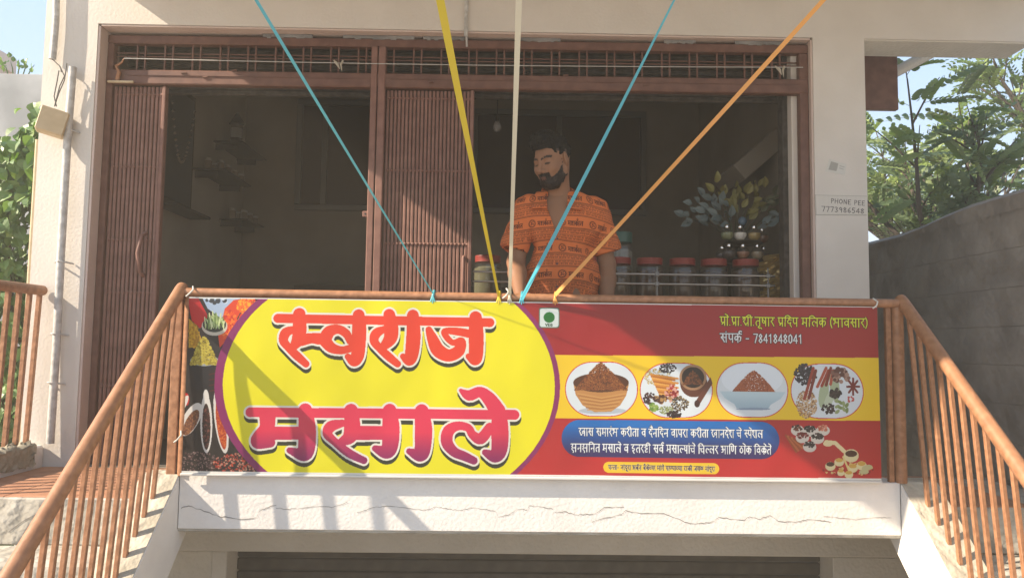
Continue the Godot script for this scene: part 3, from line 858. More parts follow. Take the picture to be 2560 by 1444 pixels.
func build_railings() -> void:
	for side in 2:
		var sg: float = -1.0 if side == 0 else 1.0
		var xr: float = -1.384 if side == 0 else 1.772
		var r := thing("stair_railing", "sloping brown pipe handrail with square balusters on the sunlit stair" if side == 0 else "sloping brown pipe handrail with square balusters beside the grey wall", "railing", "stair railings")
		var hb := MB.new()
		var top := .885 if side == 0 else .878
		hb.tube([Vector3(xr, top + .012, -.02), Vector3(xr, top, .0), Vector3(xr, top - SLOPE * 1.2, 1.2)], .0265, 16)
		put("handrail", hb, M.rail, r)
		for k in 16:
			var t := .045 + k * .0715
			var mb := MB.new()
			var tb := t + .05
			bar(Vector3(xr, top - SLOPE * t - .012, t), Vector3(xr + sg * .036, .094 - SLOPE * tb, tb), .0165, .0165, mb)
			put("baluster", mb, M.rail, r)
	var f := thing("landing_railing", "brown pipe railing across the landing front behind the banner", "railing")
	var tb := MB.new()
	tb.tube([Vector3(-1.37, .876, .0), Vector3(.3, .872, .0), Vector3(1.76, .872, .0)], .0195, 14)
	put("top_rail", tb, M.rail, f)
	for q in [[-1.345, .022, 1], [-1.392, .02, 0], [1.752, .025, 1], [1.712, .012, 0], [1.655, .01, 0]]:
		var pm := MB.new()
		if q[2] == 1: pm.tube([Vector3(q[0], .096, -.012), Vector3(q[0], .87, -.012)], q[1], 12)
		else: pm.box(Vector3(q[0], .483, -.02), Vector3(q[1] * 2, .774, q[1] * 2), .003)
		put("post", pm, M.rail, f)
	for i in 24:
		var bm := MB.new()
		bm.box(Vector3(-1.25 + i * .12, .476, -.02), Vector3(.02, .76, .02), .002)
		put("baluster", bm, M.rail, f)
	var s := thing("side_railing", "brown railing with leaning square balusters on the low white kerb", "railing")
	var sm := MB.new()
	sm.tube([Vector3(-2.44, .925, -.785), Vector3(-2.44, .925, .3)], .027, 14)
	put("handrail", sm, M.rail, s)
	for k in 10:
		var bm := MB.new()
		var z := -.76 + k * .086
		bar(Vector3(-2.44, .905, z), Vector3(-2.455, .108, z + .02), .022, .022, bm)
		put("baluster", bm, M.rail, s)
	# rag on the kerb
	var rg := MB.new()
	var fn := FastNoiseLite.new()
	fn.seed = 4
	fn.frequency = 5.0
	var W := 14
	var ps: Array = []
	for i in W + 1:
		for j in W + 1:
			var s1 := float(i) / W - .5
			var s2 := float(j) / W
			var hgt := .13 + fn.get_noise_2d(s1, s2) * .03
			var x := -2.47 + s2 * .12
			var y := hgt
			if s2 > .55:
				x = -2.404 + .022 + fn.get_noise_2d(s1 * 2.0 + 5.0, s2) * .022
				y = hgt - (s2 - .55) * .24
			ps.append(Vector3(x, max(y, .114) if s2 <= .55 else y, -.56 + s1 * .30 + fn.get_noise_2d(s2 * 2.0, s1 * 2.0 + 9.0) * .03))
	var vn: Array = []
	for i in W + 1:
		for j in W + 1:
			var di: Vector3 = ps[min(i + 1, W) * (W + 1) + j] - ps[max(i - 1, 0) * (W + 1) + j]
			var dj: Vector3 = ps[i * (W + 1) + min(j + 1, W)] - ps[i * (W + 1) + max(j - 1, 0)]
			var nn := di.cross(dj).normalized()
			vn.append(-nn if nn.x + nn.y < 0.0 else nn)
	for i in W:
		for j in W:
			var q := [i * (W + 1) + j, (i + 1) * (W + 1) + j, (i + 1) * (W + 1) + j + 1, i * (W + 1) + j + 1]
			rg.tri(ps[q[0]], ps[q[1]], ps[q[2]], vn[q[0]], vn[q[1]], vn[q[2]])
			rg.tri(ps[q[0]], ps[q[2]], ps[q[3]], vn[q[0]], vn[q[2]], vn[q[3]])
	tag(put("rag", rg, tmat(noise_tex(Color(.30, .27, .20), Color(.48, .44, .35), .03, 41), 4.0, 1.0)), "crumpled khaki rag draped over the white kerb", "rag")

func build_banner() -> void:
	var x0 := -1.333
	var x1 := 1.643
	var y0 := .112
	var y1 := .854
	var mb := MB.new()
	var fn := FastNoiseLite.new()
	fn.seed = 8
	fn.frequency = .9
	var NX := 90
	var NY := 20
	var g: Array = []
	for j in NY + 1:
		for i in NX + 1:
			var u := float(i) / NX
			var v := float(j) / NY
			var x := lerpf(x0, x1, u)
			var y := lerpf(y1, y0, v)
			g.append(Vector3(x, y, .030 + fn.get_noise_2d(x * 2.2, y * 1.2) * .009 + .004 * sin(u * 9.0) * v))
	for j in NY:
		for i in NX:
			var id := [j * (NX + 1) + i, j * (NX + 1) + i + 1, (j + 1) * (NX + 1) + i + 1, (j + 1) * (NX + 1) + i]
			var q: Array = []
			var nn: Array = []
			var uv: Array = []
			for k in 4:
				var a: int = id[k] % (NX + 1)
				var c: int = id[k] / (NX + 1)
				var du: Vector3 = g[c * (NX + 1) + min(a + 1, NX)] - g[c * (NX + 1) + max(a - 1, 0)]
				var dv: Vector3 = g[min(c + 1, NY) * (NX + 1) + a] - g[max(c - 1, 0) * (NX + 1) + a]
				q.append(g[id[k]]); nn.append(dv.cross(du).normalized()); uv.append(Vector2(float(a) / NX, float(c) / NY))
			mb.tri(q[0], q[1], q[2], nn[0], nn[1], nn[2], uv[0], uv[1], uv[2])
			mb.tri(q[0], q[2], q[3], nn[0], nn[2], nn[3], uv[0], uv[2], uv[3])
	var m := StandardMaterial3D.new()
	m.albedo_texture = banner_print()
	m.albedo_color = Color(.93, .93, .93)
	m.roughness = .42
	var b := thing("shop_banner", "wide printed shop banner with yellow oval and red ground tied to the railing", "banner")
	put("printed_sheet", mb, m, b)
	var hem := MB.new()
	hem.span(Vector3(x0 - .004, y0 - .012, .022), Vector3(x1 + .004, y0 - .001, .036), .003)
	put("bottom_batten", hem, mat(Color(.62, .61, .58), .5), b)
	for p in [[478, 741], [2192, 771], [1268, 746], [448, 1105]]:
		var t := MB.new()
		var o := pz(p[0], p[1], .03)
		t.tube([o + Vector3(-.02, .0, .008), o + Vector3(-.005, .012, .012), o + Vector3(.006, .03, .0), o + Vector3(-.004, .045, -.02)], .0035, 6)
		put("tie", t, mat(Color(.6, .58, .52), .8), b)

func build_ribbons() -> void:
	var defs := [
		["cyan", Color(.10, .42, .46), 645, 0, 1082, 733, .013, .005, "thin turquoise ribbon running down across the folded centre gate", 1.2],
		["yellow", Color(.62, .47, .02), 1102, 0, 1247, 742, .030, .010, "broad yellow ribbon running down to the landing rail", .5],
		["white", Color(.62, .57, .44), 1297, 0, 1274, 738, .022, .014, "cream white ribbon hanging almost upright beside the man", .3],
		["cyan", Color(.07, .38, .47), 1682, 0, 1304, 748, .007, .021, "turquoise ribbon crossing in front of the man's orange shirt", 1.6],
		["orange", Color(.78, .36, .08), 2052, 0, 1388, 737, .016, .020, "orange ribbon slanting across the dark opening down to the rail", .8]]
	for d in defs:
		var a := pz(d[4], d[5], .026)
		var z := .7
		var q := Vector3.ZERO
		for it in 40:                       # where the taut tape crosses the line of sight, given that it is tied to the balcony edge
			q = pz(d[2], d[3], z)
			var want := a.y + (2.66 - a.y) * (z - a.z) / (1.19 - a.z)
			z += (q.y - want) * .25
		var e := a + (q - a) * ((1.19 - a.z) / (q.z - a.z))
		var dir := (e - a).normalized()
		var sd := dir.cross(Vector3(0, .35, 1)).normalized()
		var up := sd.cross(dir).normalized()
		var mb := MB.new()
		var prev: Array = []
		for i in 61:
			var t := i / 60.0
			var tq: float = clamp(t * (e - a).length() / (q - a).length(), 0, 1)
			var wd: float = lerpf(d[7], d[6], tq)
			var tw: float = sin(t * 5.0 + d[9]) * .45
			var s := sd * cos(tw) + up * sin(tw)
			var nn := s.cross(dir).normalized()
			if nn.z < 0: nn = -nn
			var c := a.lerp(e, t) + Vector3(0, -.012 * sin(PI * t), 0)
			var now := [c - s * wd * .5, c + s * wd * .5, nn]
			if i > 0:
				for th in [.0004, -.0004]:
					var n0: Vector3 = prev[2] * sign(th)
					var n1: Vector3 = now[2] * sign(th)
					mb.tri(prev[0] + prev[2] * th, prev[1] + prev[2] * th, now[1] + now[2] * th, n0, n0, n1)
					mb.tri(prev[0] + prev[2] * th, now[1] + now[2] * th, now[0] + now[2] * th, n0, n1, n1)
			prev = now
		var m := mat(d[1], .32)
		m.backlight_enabled = true
		m.backlight = lin(d[1] * .4)
		var r := thing(d[0] + "_ribbon", d[8], "ribbon", "ribbons tied to the landing rail")
		put("tape", mb, m, r)
		var kn := MB.new()
		var kc := Vector3(a.x, .874, 0)
		kn.tube([kc + Vector3(-.004, -.024, .012), kc + Vector3(0, 0, .0235), kc + Vector3(.003, .0235, .006), kc + Vector3(.006, .012, -.022)], [.004, .006, .006, .004], 7)
		for j in 3:
			kn.tube([kc + Vector3(0, 0, .024), kc + Vector3(-.006 + j * .006, -.016, .030), kc + Vector3(-.010 + j * .010, -.026 - j % 2 * .006, .030)], [.005, .004, .0025], 6)
		put("knot", kn, m, r)
# ---------------------------------------------------------------- door frame, gates, services
func build_front() -> void:
	var f := thing("door_frame", "brown steel door frame with barred ventilator above the shop opening", "door frame")
	var zf := -.9
	boxpart("top_bar", Vector3(-2.217, 2.325, zf - .03), Vector3(1.712, 2.372, zf + .02), M.brown, f)
	boxpart("header", Vector3(-2.217, 2.092, zf - .03), Vector3(1.712, 2.175, zf + .022), M.brown, f, .006)
	var gr := MB.new()
	gr.span(Vector3(-2.1, 2.138, zf + .0225), Vector3(1.66, 2.142, zf + .026), .001)
	put("header_lip", gr, M.brown, f)
	boxpart("side_post", Vector3(-2.217, 0, zf - .03), Vector3(-2.182, 2.325, zf + .018), M.brown, f)
	boxpart("side_post", Vector3(1.662, 0, zf - .03), Vector3(1.712, 2.325, zf + .018), M.brown, f)
	boxpart("mullion", Vector3(-.738, 0, zf - .03), Vector3(-.703, 2.325, zf + .03), M.gate, f)
	boxpart("mullion", Vector3(-.697, 0, zf - .03), Vector3(-.657, 2.325, zf + .03), M.gate, f)
	var x := -2.06
	while x < 1.62:
		for o in [0.0, .044]:
			if x + o > -.76 and x + o < -.64: continue
			boxpart("ventilator_bar", Vector3(x + o - .005, 2.172, zf - .012), Vector3(x + o + .005, 2.328, zf - .002), M.brown, f, .002)
		x += .1555
	for y in [2.262, 2.281]:
		boxpart("ventilator_rod", Vector3(-2.18, y - .003, zf - .022), Vector3(1.66, y + .003, zf - .014), M.brown, f, .001)
	for lug in [[914, 536], [2001, 517]]:
		var o := pz(lug[0], lug[1], zf)
		var lm := MB.new()
		lm.box(o, Vector3(.03, .032, .008), .003)
		var l := put("lock_lug", lm, M.gate, f)
		var hm := MB.new()
		hm.tube([o + Vector3(0.002, 0, .0042), o + Vector3(.002, 0, .0052)], .006, 10)
		put("bolt_hole", hm, M.black, l)
	for nx in [-1.78, -1.66, -1.5, -.4, .35, .8]:
		var wm := MB.new()
		wm.box(Vector3(nx, 2.125 + fmod(abs(nx), .05), zf + .026), Vector3(.03, .008, .008), .002, Basis(Vector3(0, 0, 1), .15))
		put("weld_tab", wm, M.brown, f)
	# flaking mortar along the top of the frame
	var fl := MB.new()
	rng.seed = 31
	for k in [[-1.35, .28], [-.9, .4], [-.45, .25], [.1, .22], [.9, .18], [1.3, .3]]:
		var n := 12
		for i in n:
			var xa: float = k[0] + k[1] * i / n
			var hh := rng.randf_range(.001, .011)
			fl.span(Vector3(xa, 2.374 - hh, zf + .021), Vector3(xa + k[1] / n, 2.388, zf + .026), .001)
	put("mortar_flakes", fl, M.cement, f)

	var rl := thing("rolled_shutter", "dark dusty rolled shutter behind the ventilator bars", "shutter")
	var rm := MB.new()
	for i in 10:
		var a0 := PI * .5 + TAU * i / 20.0
		rm.box(Vector3(-.25, 2.45 + sin(a0 + .0) * .0 - i * .035, -1.17 + .03 * sin(i * .9)), Vector3(4.0, .032, .03), .008)
	put("curtain", rm, M.darkroll, rl)

	for gi in 2:
		var xa: float = -2.181 if gi == 0 else -.655
		var xb: float = -1.905 if gi == 0 else -.182
		var n := 12 if gi == 0 else 22
		var g := thing("collapsible_gate", "brown collapsible steel gate folded against the sunlit pillar's reveal" if gi == 0 else "brown collapsible steel gate folded beside the centre mullion, half sunlit", "gate", "folded collapsible gates")
		var st: float = (xb - xa) / n
		var cm := MB.new()
		cm.box(Vector3(0, 1.043, 0), Vector3(st * .76, 2.086, .016), .0035)
		var ch := cm.mesh()
		var rv := MB.new()
		rv.lathe(Vector3.ZERO, [Vector2(.0085, 0), Vector2(.007, .005), Vector2(.004, .0075), Vector2(0, .008)], 8)
		var rvm := rv.mesh()
		for i in n:
			var xc := xa + st * (i + .5)
			var zc := zf - .012 + (.0012 if i % 2 else 0.0)
			var c := part("channel", ch, M.gate, g, Transform3D(Basis(), Vector3(xc, 0, zc)))
			for y in [.42, .93, 1.22, 1.63, 2.04]:
				part("rivet", rvm, M.gate, c, Transform3D(Basis(Vector3(1, 0, 0), PI * .5), Vector3(st * .35, y, .008)))
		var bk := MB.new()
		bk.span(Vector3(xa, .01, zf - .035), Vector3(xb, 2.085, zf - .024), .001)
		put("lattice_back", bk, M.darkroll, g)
		boxpart("lead_post", Vector3(xb + .001, 0, zf - .03), Vector3(xb + .022, 2.088, zf + .012), M.gate, g)
		var hx: float = xb - .055 if gi == 0 else xb - .02
		var hm := MB.new()
		hm.tube([Vector3(hx, 1.26, zf), Vector3(hx - .006, 1.24, zf + .035), Vector3(hx - .014, 1.14, zf + .055), Vector3(hx - .006, 1.04, zf + .035), Vector3(hx, 1.02, zf)] if gi == 0 else [Vector3(hx, 1.15, zf), Vector3(hx, 1.14, zf + .03), Vector3(hx, .95, zf + .03), Vector3(hx, .94, zf)], .011, 8)
		put("handle", hm, M.gate, g)

	# clothes line
	var wl := MB.new()
	var wp: Array = []
	for i in 31:
		var t := i / 30.0
		wp.append(pz(310 + 1690 * t, 146 + 30 * t, zf + .06) + Vector3(0, -.012 * sin(PI * t), 0))
	wl.tube(wp, .0028, 6)
	var cl := thing("wire_line", "thin pale wire stretched across the ventilator bars", "wire")
	put("strand", wl, mat(Color(.45, .44, .42), .5, .3), cl)
	var hk := MB.new()
	hk.tube([pz(292, 200, zf + .03), pz(297, 180, zf + .04), pz(290, 165, zf + .05), pz(304, 156, zf + .055), pz(310, 146, zf + .06)], [.012, .011, .009, .006, .003], 8)
	put("twisted_end", hk, M.rail, cl)
	boxpart("tie_plate", pz(270, 206, zf + .03) - Vector3(0, .004, 0), pz(332, 201, zf + .045), M.boxcream, cl)
	for kx in [1945.0, 850.0]:
		var rt := MB.new()
		var o := pz(kx, 146 + 30 * (kx - 310) / 1690, zf + .062)
		rt.tube([o + Vector3(-.03, .004, 0), o + Vector3(-.01, -.018, .008), o + Vector3(.004, -.045, .004)], [.004, .009, .002], 6)
		rt.tube([o + Vector3(.02, .004, 0), o + Vector3(.01, -.02, .006), o + Vector3(.016, -.06, .002)], [.006, .007, .001], 6)
		put("rag_knot", rt, M.kerb, cl)

	# the frame stands slightly askew in the opening, its right end nearer the street
	var askew := Transform3D(Basis(), Vector3(-2.2, 0, -.9)) * Transform3D(Basis(Vector3.UP, -.0125), Vector3.ZERO) * Transform3D(Basis(), Vector3(2.2, 0, .9))
	for o in get_children():
		if o.name.begins_with("door_frame") or o.name.begins_with("rolled_shutter") or o.name.begins_with("collapsible_gate") or o.name.begins_with("wire_line"):
			(o as Node3D).transform = askew
	# conduit pipes on the left pillar
	var pu := thing("upper_conduit", "short weathered white conduit pipe high on the sunlit pillar", "pipe")
	var um := MB.new()
	um.tube([pz(141, -60, ZW + .03), pz(138, 60, ZW + .03), pz(130, 148, ZW + .03)], .018, 14)
	put("pipe", um, M.pvc, pu)
	var pl := thing("lower_conduit", "long weathered white conduit pipe clamped down the sunlit pillar", "pipe")
	var lm := MB.new()
	lm.tube([pz(181, 168, ZW + .045), pz(168, 340, ZW + .045), pz(152, 620, ZW + .045), pz(140, 860, ZW + .045), pz(124, 1108, ZW + .045)], .020, 14)
	put("pipe", lm, M.pvc, pl)
	for c in [[151, 655], [139, 836], [130, 958], [167, 325]]:
		var cm := MB.new()
		var o := pz(c[0], c[1], ZW + .045)
		cm.tube([o + Vector3(-.05, .002, -.04), o + Vector3(-.026, .004, .0), o + Vector3(0, .004, .024), o + Vector3(.026, 0, .0), o + Vector3(.045, -.004, -.04)], .005, 6)
		put("clamp", cm, M.pvc, pl)
	var wr := thing("loose_wires", "loose dark wires joining the conduit pipes to the cream box", "wire")
	for w in [[[130, 148], [148, 165], [160, 190], [148, 215], [136, 262]], [[181, 168], [166, 158], [160, 200], [146, 232], [135, 266]], [[150, 168], [152, 180], [146, 176], [142, 200], [134, 240], [140, 266]]]:
		var ps: Array = []
		for q in w: ps.append(pz(q[0], q[1], ZW + .04))
		var mb := MB.new()
		mb.tube(ps, .003, 6)
		put("wire", mb, M.wire, wr)
	var jb := thing("junction_box", "tilted cream plastic junction box beside the conduit pipe", "junction box")
	var jm := MB.new()
	var jo := pz(131, 306, ZW + .07)
	var jbas := Basis(Vector3(0, 1, 0), .45) * Basis(Vector3(0, 0, 1), -.22)
	jm.box(jo, Vector3(.135, .135, .09), .008, jbas)
	var jbx := put("case", jm, M.boxcream, jb)
	var jl := MB.new()
	jl.box(jo + jbas * Vector3(0, 0, .049), Vector3(.128, .128, .008), .003, jbas)
	put("lid", jl, M.boxcream, jb)
	var js := MB.new()
	js.box(jo + jbas * Vector3(.01, 0, -.055), Vector3(.05, .05, .04), .004, jbas)
	put("bracket", js, M.pvc, jb)
	var nw := thing("corner_pipe", "thin cream pipe running down the outer corner of the sunlit pillar", "pipe")
	var nm := MB.new()
	nm.tube([Vector3(-2.535, 1.75, -.82), Vector3(-2.535, .1, -.82)], .012, 10)
	put("pipe", nm, M.boxcream, nw)
	var bc := thing("beam_conduit", "white square conduit running down the beam above the opening", "conduit")
	var bm := MB.new()
	bm.span(pz(1160, 92, ZW + .001) , pz(1172, -80, ZW + .018), .002)
	put("casing", bm, M.pvc, bc)
	var b2 := MB.new()
	b2.tube([pz(1166, 92, ZW + .008), pz(1167, 116, ZW - .03)], .006, 8)
	put("cable_end", b2, M.pvc, bc)
	# nail holes in plaster
	# stickers on the right pillar
	var sp := Paint.new(256, 110, Color(.815, .79, .75))
	sp.pen(Color(.775, .75, .71))
	for i in 60: sp.line([i * 4.4, 0, i * 4.4, 110], .5)
	sp.pen(Color(.34, .32, .31))
	write(sp, "P H O Nn E|P E E", 78, 20, 168, 24, 1.6, .06, false)
	write(sp, "7 7 7 3 9 8 6 5 4 8", 30, 62, 214, 26, 1.7, .05, false)
	sp.pen(Color(.62, .60, .56)); sp.line([2, 3, 253, 3], 1.2); sp.line([3, 2, 3, 108], 1.2); sp.line([2, 107, 253, 107], 1.6)
	for q in [[2038, 486, 2170, 489, 2168, 539, 2040, 538, "phone_sticker", "clear tape label handwritten with a phone number on the shaded pillar", 0], [2074, 397, 2118, 410, 2113, 437, 2064, 428, "small_sticker", "small tilted pale sticker on the shaded pillar", 1]]:
		var a := pz(q[0], q[1], ZW + .0015)
		var b := pz(q[2], q[3], ZW + .0015)
		var c := pz(q[4], q[5], ZW + .0015)
		var d := pz(q[6], q[7], ZW + .0015)
		var mb := MB.new()
		var bz := Vector3(0, 0, 1)
		mb.tri(a, b, c, bz, bz, bz, Vector2(0, 0), Vector2(1, 0), Vector2(1, 1))
		mb.tri(a, c, d, bz, bz, bz, Vector2(0, 0), Vector2(1, 1), Vector2(0, 1))
		for e in [[a, b], [b, c], [c, d], [d, a]]:
			mb.quad(e[0], e[1], e[1] - bz * .0012, e[0] - bz * .0012, ((e[1] - e[0]) as Vector3).cross(bz).normalized())
		var m := StandardMaterial3D.new()
		m.roughness = .4
		if q[10] == 0: m.albedo_texture = sp.tex()
		else:
			var s2 := Paint.new(64, 48, Color(.80, .79, .76))
			s2.pen(Color(.62, .61, .58)); s2.rect(8, 8, 34, 40)
			s2.pen(Color(.68, .67, .64)); s2.rect(40, 14, 58, 18); s2.rect(40, 24, 56, 28)
			m.albedo_texture = s2.tex()
		tag(put(q[8], mb, m), q[9], "sticker")

	# brown board and slanted slab in the side passage
	var bd := thing("hanging_board", "dark brown metal board hanging under the beam in the side passage", "board")
	var bdm := MB.new()
	bdm.span(pz(2140, 272, -1.3), pz(2236, 120, -1.34), .004)
	put("panel", bdm, M.brown, bd)
	var bh := MB.new()
	bh.span(Vector3(2.0, 2.40, -1.33), Vector3(2.25, 2.75, -1.31), .003)
	put("hanger", bh, M.brown, bd)
	var sbm := MB.new()
	sbm.tube([pz(2236, 182, -1.5), pz(2330, 132, -1.5) + Vector3(.0, 0, 0)], .035, 4)
	put("brace", sbm, M.soffit, bd)

# ---------------------------------------------------------------- things inside the shop
func jar(called: String, label: String, at: Vector3, r: float, h: float, fill: Color, lid: Material, group: String) -> Node3D:
	var j := thing(called, label, "jar", group)
	var g := MB.new()
	g.lathe(at, [Vector2(0, .004), Vector2(r * .93, .004), Vector2(r, .015), Vector2(r, h * .80), Vector2(r * .96, h * .83), Vector2(r * .82, h * .86), Vector2(r * .82, h * .9)], 24)
	put("glass", g, M.glassjar, j)
	var c := MB.new()
	c.lathe(at, [Vector2(0, .008), Vector2(r * .9, .008), Vector2(r * .955, .02), Vector2(r * .955, h * .74), Vector2(r * .7, h * .78), Vector2(0, h * .79)], 20)
	put("contents", c, mat(fill, .95), j)
	var l := MB.new()
	var lp: Array = [Vector2(r * .90, h * .865), Vector2(r * .93, h * .87)]
	for k in 3:
		lp.append(Vector2(r * .93, h * (.885 + k * .03)))
		lp.append(Vector2(r * .915, h * (.892 + k * .03)))
	lp.append_array([Vector2(r * .93, h * .98), Vector2(r * .9, h), Vector2(0, h)])
	l.lathe(at, lp, 28, .9)
	put("lid", l, lid, j)
	return j

func build_shop() -> void:
	var ct := thing("shop_counter", "dark wooden counter behind the opening carrying jars of spices", "counter")
	boxpart("top", Vector3(-.15, .86, -1.55), Vector3(1.74, .9, -1.06), mat(Color(.07, .045, .03), .5), ct)
	boxpart("front", Vector3(-.13, .0, -1.12), Vector3(1.72, .859, -1.08), mat(Color(.06, .04, .028), .6), ct)
	boxpart("end_panel", Vector3(-.13, .0, -1.5), Vector3(-.1, .859, -1.121), mat(Color(.06, .04, .028), .6), ct)
	var gd := thing("steel_guard_rail", "polished double steel guard rail in front of the spice jars", "rail")
	for y in [1.032, 1.088]:
		var mb := MB.new()
		mb.tube([Vector3(-.16, y, -1.06), Vector3(1.59, y, -1.06)], .0065, 10)
		put("tube", mb, M.steel, gd)
	for px in [1643.0, 1921.0, 1290.0]:
		var o := pz(px, 720, -1.06)
		var mb := MB.new()
		mb.tube([Vector3(o.x, .9, -1.06), Vector3(o.x, 1.135, -1.06)], [.007, .004], 8)
		for y in [1.032, 1.088]:
			mb.box(Vector3(o.x, y, -1.06), Vector3(.024, .026, .024), .004)
		put("stanchion", mb, M.galv, gd)
	# jars with red lids
	rng.seed = 12
	var xs := [1219.0, 1485.0, 1545.0, 1624.0, 1706.0, 1785.0, 1865.0]
	var lab := ["large red lidded jar of greenish spice beside the folded centre gate", "large red lidded jar mostly hidden behind the man's elbow", "large red lidded jar half hidden behind the man's arm", "large red lidded spice jar between the man's arm and the guard rail's middle stanchion", "large red lidded spice jar third from the golden packets", "large red lidded spice jar second from the golden packets", "large red lidded spice jar under the globe jars beside golden packets"]
	var fills := [Color(.10, .095, .05), Color(.07, .045, .03), Color(.08, .055, .035), Color(.075, .048, .032), Color(.065, .042, .03), Color(.06, .046, .036), Color(.08, .052, .036)]
	for i in xs.size():
		var o := pz(xs[i], 700, -1.2)
		jar("spice_jar", lab[i], Vector3(o.x, .9, -1.2 + (.02 if i == 1 else 0.0)), .083, .295, fills[i], M.redlid, "red lidded jars on the counter")
	var o2 := pz(1553, 590, -1.42)
	jar("tall_jar", "tall clear jar with green lid behind the man's shoulder", Vector3(o2.x, .9, -1.42), .075, .48, Color(.24, .22, .17), mat(Color(.05, .12, .09), .5), "")
	# globe jars on a two-tier rack standing on the jar lids
	var rk := thing("spice_rack", "dark two tier spice rack standing on the counter behind the jars", "rack")
	var rc := pz(1857, 600, -1.36)
	var cols := [Color(.20, .22, .10), Color(.72, .68, .60), Color(.40, .28, .09), Color(.24, .12, .07), Color(.05, .035, .03), Color(.30, .13, .06), Color(.32, .25, .16), Color(.16, .09, .06), Color(.07, .05, .045)]
	var gx := [[1818, 573, 0], [1851, 568, 1], [1886, 573, 2], [1906, 578, 3], [1823, 622, 4], [1858, 622, 5], [1894, 624, 6], [1910, 630, 7], [1806, 625, 8]]
	var names := ["green powder", "white powder", "yellow powder", "red powder", "dark cloves", "brown spice", "pale seeds", "rust powder", "black pepper"]
	var rmesh := MB.new()
	for y in [1.197, 1.312]:
		rmesh.lathe(Vector3(rc.x, y, -1.36), [Vector2(0, 0), Vector2(.115, 0), Vector2(.12, .004), Vector2(.115, .010), Vector2(0, .010)], 24)
	put("tray", rmesh, M.black, rk)
	var rp := MB.new()
	rp.tube([Vector3(rc.x, .905, -1.36), Vector3(rc.x, 1.43, -1.36)], .012, 10)
	put("stem", rp, M.black, rk)
	boxpart("foot", Vector3(rc.x - .09, .901, -1.45), Vector3(rc.x + .09, .925, -1.29), M.black, rk)
	var fin := MB.new()
	fin.lathe(Vector3(rc.x, 1.43, -1.36), [Vector2(.012, 0), Vector2(.024, .012), Vector2(.027, .03), Vector2(.018, .05), Vector2(0, .056)], 14)
	put("finial", fin, mat(Color(.08, .14, .20), .3), rk)
	for i in gx.size():
		var zz: float = -1.275 if i in [0, 1, 2, 4, 5, 6] else -1.38
		var o := pz(gx[i][0], gx[i][1], zz)
		var by: float = 1.323 if i < 4 else 1.208
		var j := thing("globe_jar", "round glass globe jar of %s with chrome cap on the spice rack" % names[gx[i][2]], "jar", "globe jars on the spice rack")
		var R := .040
		var g := MB.new()
		var pr: Array = [Vector2(0, 0), Vector2(.018, 0)]
		for k in 12:
			var a := -1.05 + k * (2.25 / 11.0)
			pr.append(Vector2(cos(a) * R, R * .9 + sin(a) * R))
		pr.append(Vector2(.013, R * 1.9))
		g.lathe(Vector3(o.x, by, zz), pr, 18)
		put("globe", g, M.glassjar, j)
		var c := MB.new()
		var pc: Array = [Vector2(0, .003)]
		for k in 9:
			var a := -1.0 + k * (1.25 / 8.0)
			pc.append(Vector2(cos(a) * R * .94, R * .9 + sin(a) * R * .94))
		pc.append(Vector2(0, R * 1.12))
		c.lathe(Vector3(o.x, by, zz), pc, 16)
		put("contents", c, mat(cols[gx[i][2]], .9), j)
		var l := MB.new()
		l.lathe(Vector3(o.x, by + R * 1.85, zz), [Vector2(.0145, 0), Vector2(.0155, .002), Vector2(.0155, .017), Vector2(.014, .019), Vector2(0, .019)], 16)
		put("cap", l, M.chrome, j)
	# gold foil packets
	var fp := thing("foil_packets", "crumpled golden foil packets stacked beside the jars", "packets")
	rng.seed = 5
	for k in 6:
		var mb := MB.new()
		var base := pz(1925 + k % 2 * 12, 745 - k * 18, -1.22 - k * .006)
		var N := 8
		var pts: Array = []
		for i in N + 1:
			for j in N + 1:
				pts.append(base + Vector3((float(i) / N - .5) * .17 + k % 2 * .01, (float(j) / N) * .07 - .02 + (float(i) / N - .5) * .02, rng.randf_range(-.012, .012) + .02 * sin(PI * j / N)))
		for i in N:
			for j in N:
				var a: Vector3 = pts[i * (N + 1) + j]
				var b: Vector3 = pts[(i + 1) * (N + 1) + j]
				var c: Vector3 = pts[(i + 1) * (N + 1) + j + 1]
				var d: Vector3 = pts[i * (N + 1) + j + 1]
				var n1 := (b - a).cross(c - a).normalized()
				if n1.z < 0: n1 = -n1
				mb.tri(a, b, c, n1, n1, n1)
				var n2 := (c - a).cross(d - a).normalized()
				if n2.z < 0: n2 = -n2
				mb.tri(a, c, d, n2, n2, n2)
		put("packet", mb, mat(Color(.55, .40, .17), .35, .7), fp)
	# artificial plant behind the globe jars
	var bq := thing("artificial_plant", "artificial plant with blue grey and olive leaves behind the globe jars", "plant")
	var vz := MB.new()
	vz.lathe(Vector3(rc.x, .9, -1.52), [Vector2(0, 0), Vector2(.06, 0), Vector2(.075, .08), Vector2(.05, .36), Vector2(.045, .42)], 16)
	put("vase", vz, M.black, bq)
	var leaf := MB.new()
	leaf_shape(leaf, .076, .044, .008)
	var lmesh := leaf.mesh()
	var mats := [mat(Color(.155, .20, .20), .55), mat(Color(.22, .20, .055), .55), mat(Color(.10, .12, .065), .6), mat(Color(.19, .26, .27), .5), mat(Color(.24, .09, .05), .6)]
	var tips := [[1715, 545, 0], [1740, 510, 0], [1730, 530, 0], [1800, 470, 1], [1785, 465, 1], [1850, 460, 1], [1880, 465, 1], [1962, 480, 2], [1935, 478, 2], [1905, 470, 1], [1965, 520, 3], [1955, 545, 3], [1800, 540, 0], [1770, 520, 0], [1760, 500, 0], [1915, 505, 2], [1890, 520, 1], [1930, 555, 0], [1835, 500, 1], [1800, 500, 0]]
	rng.seed = 21
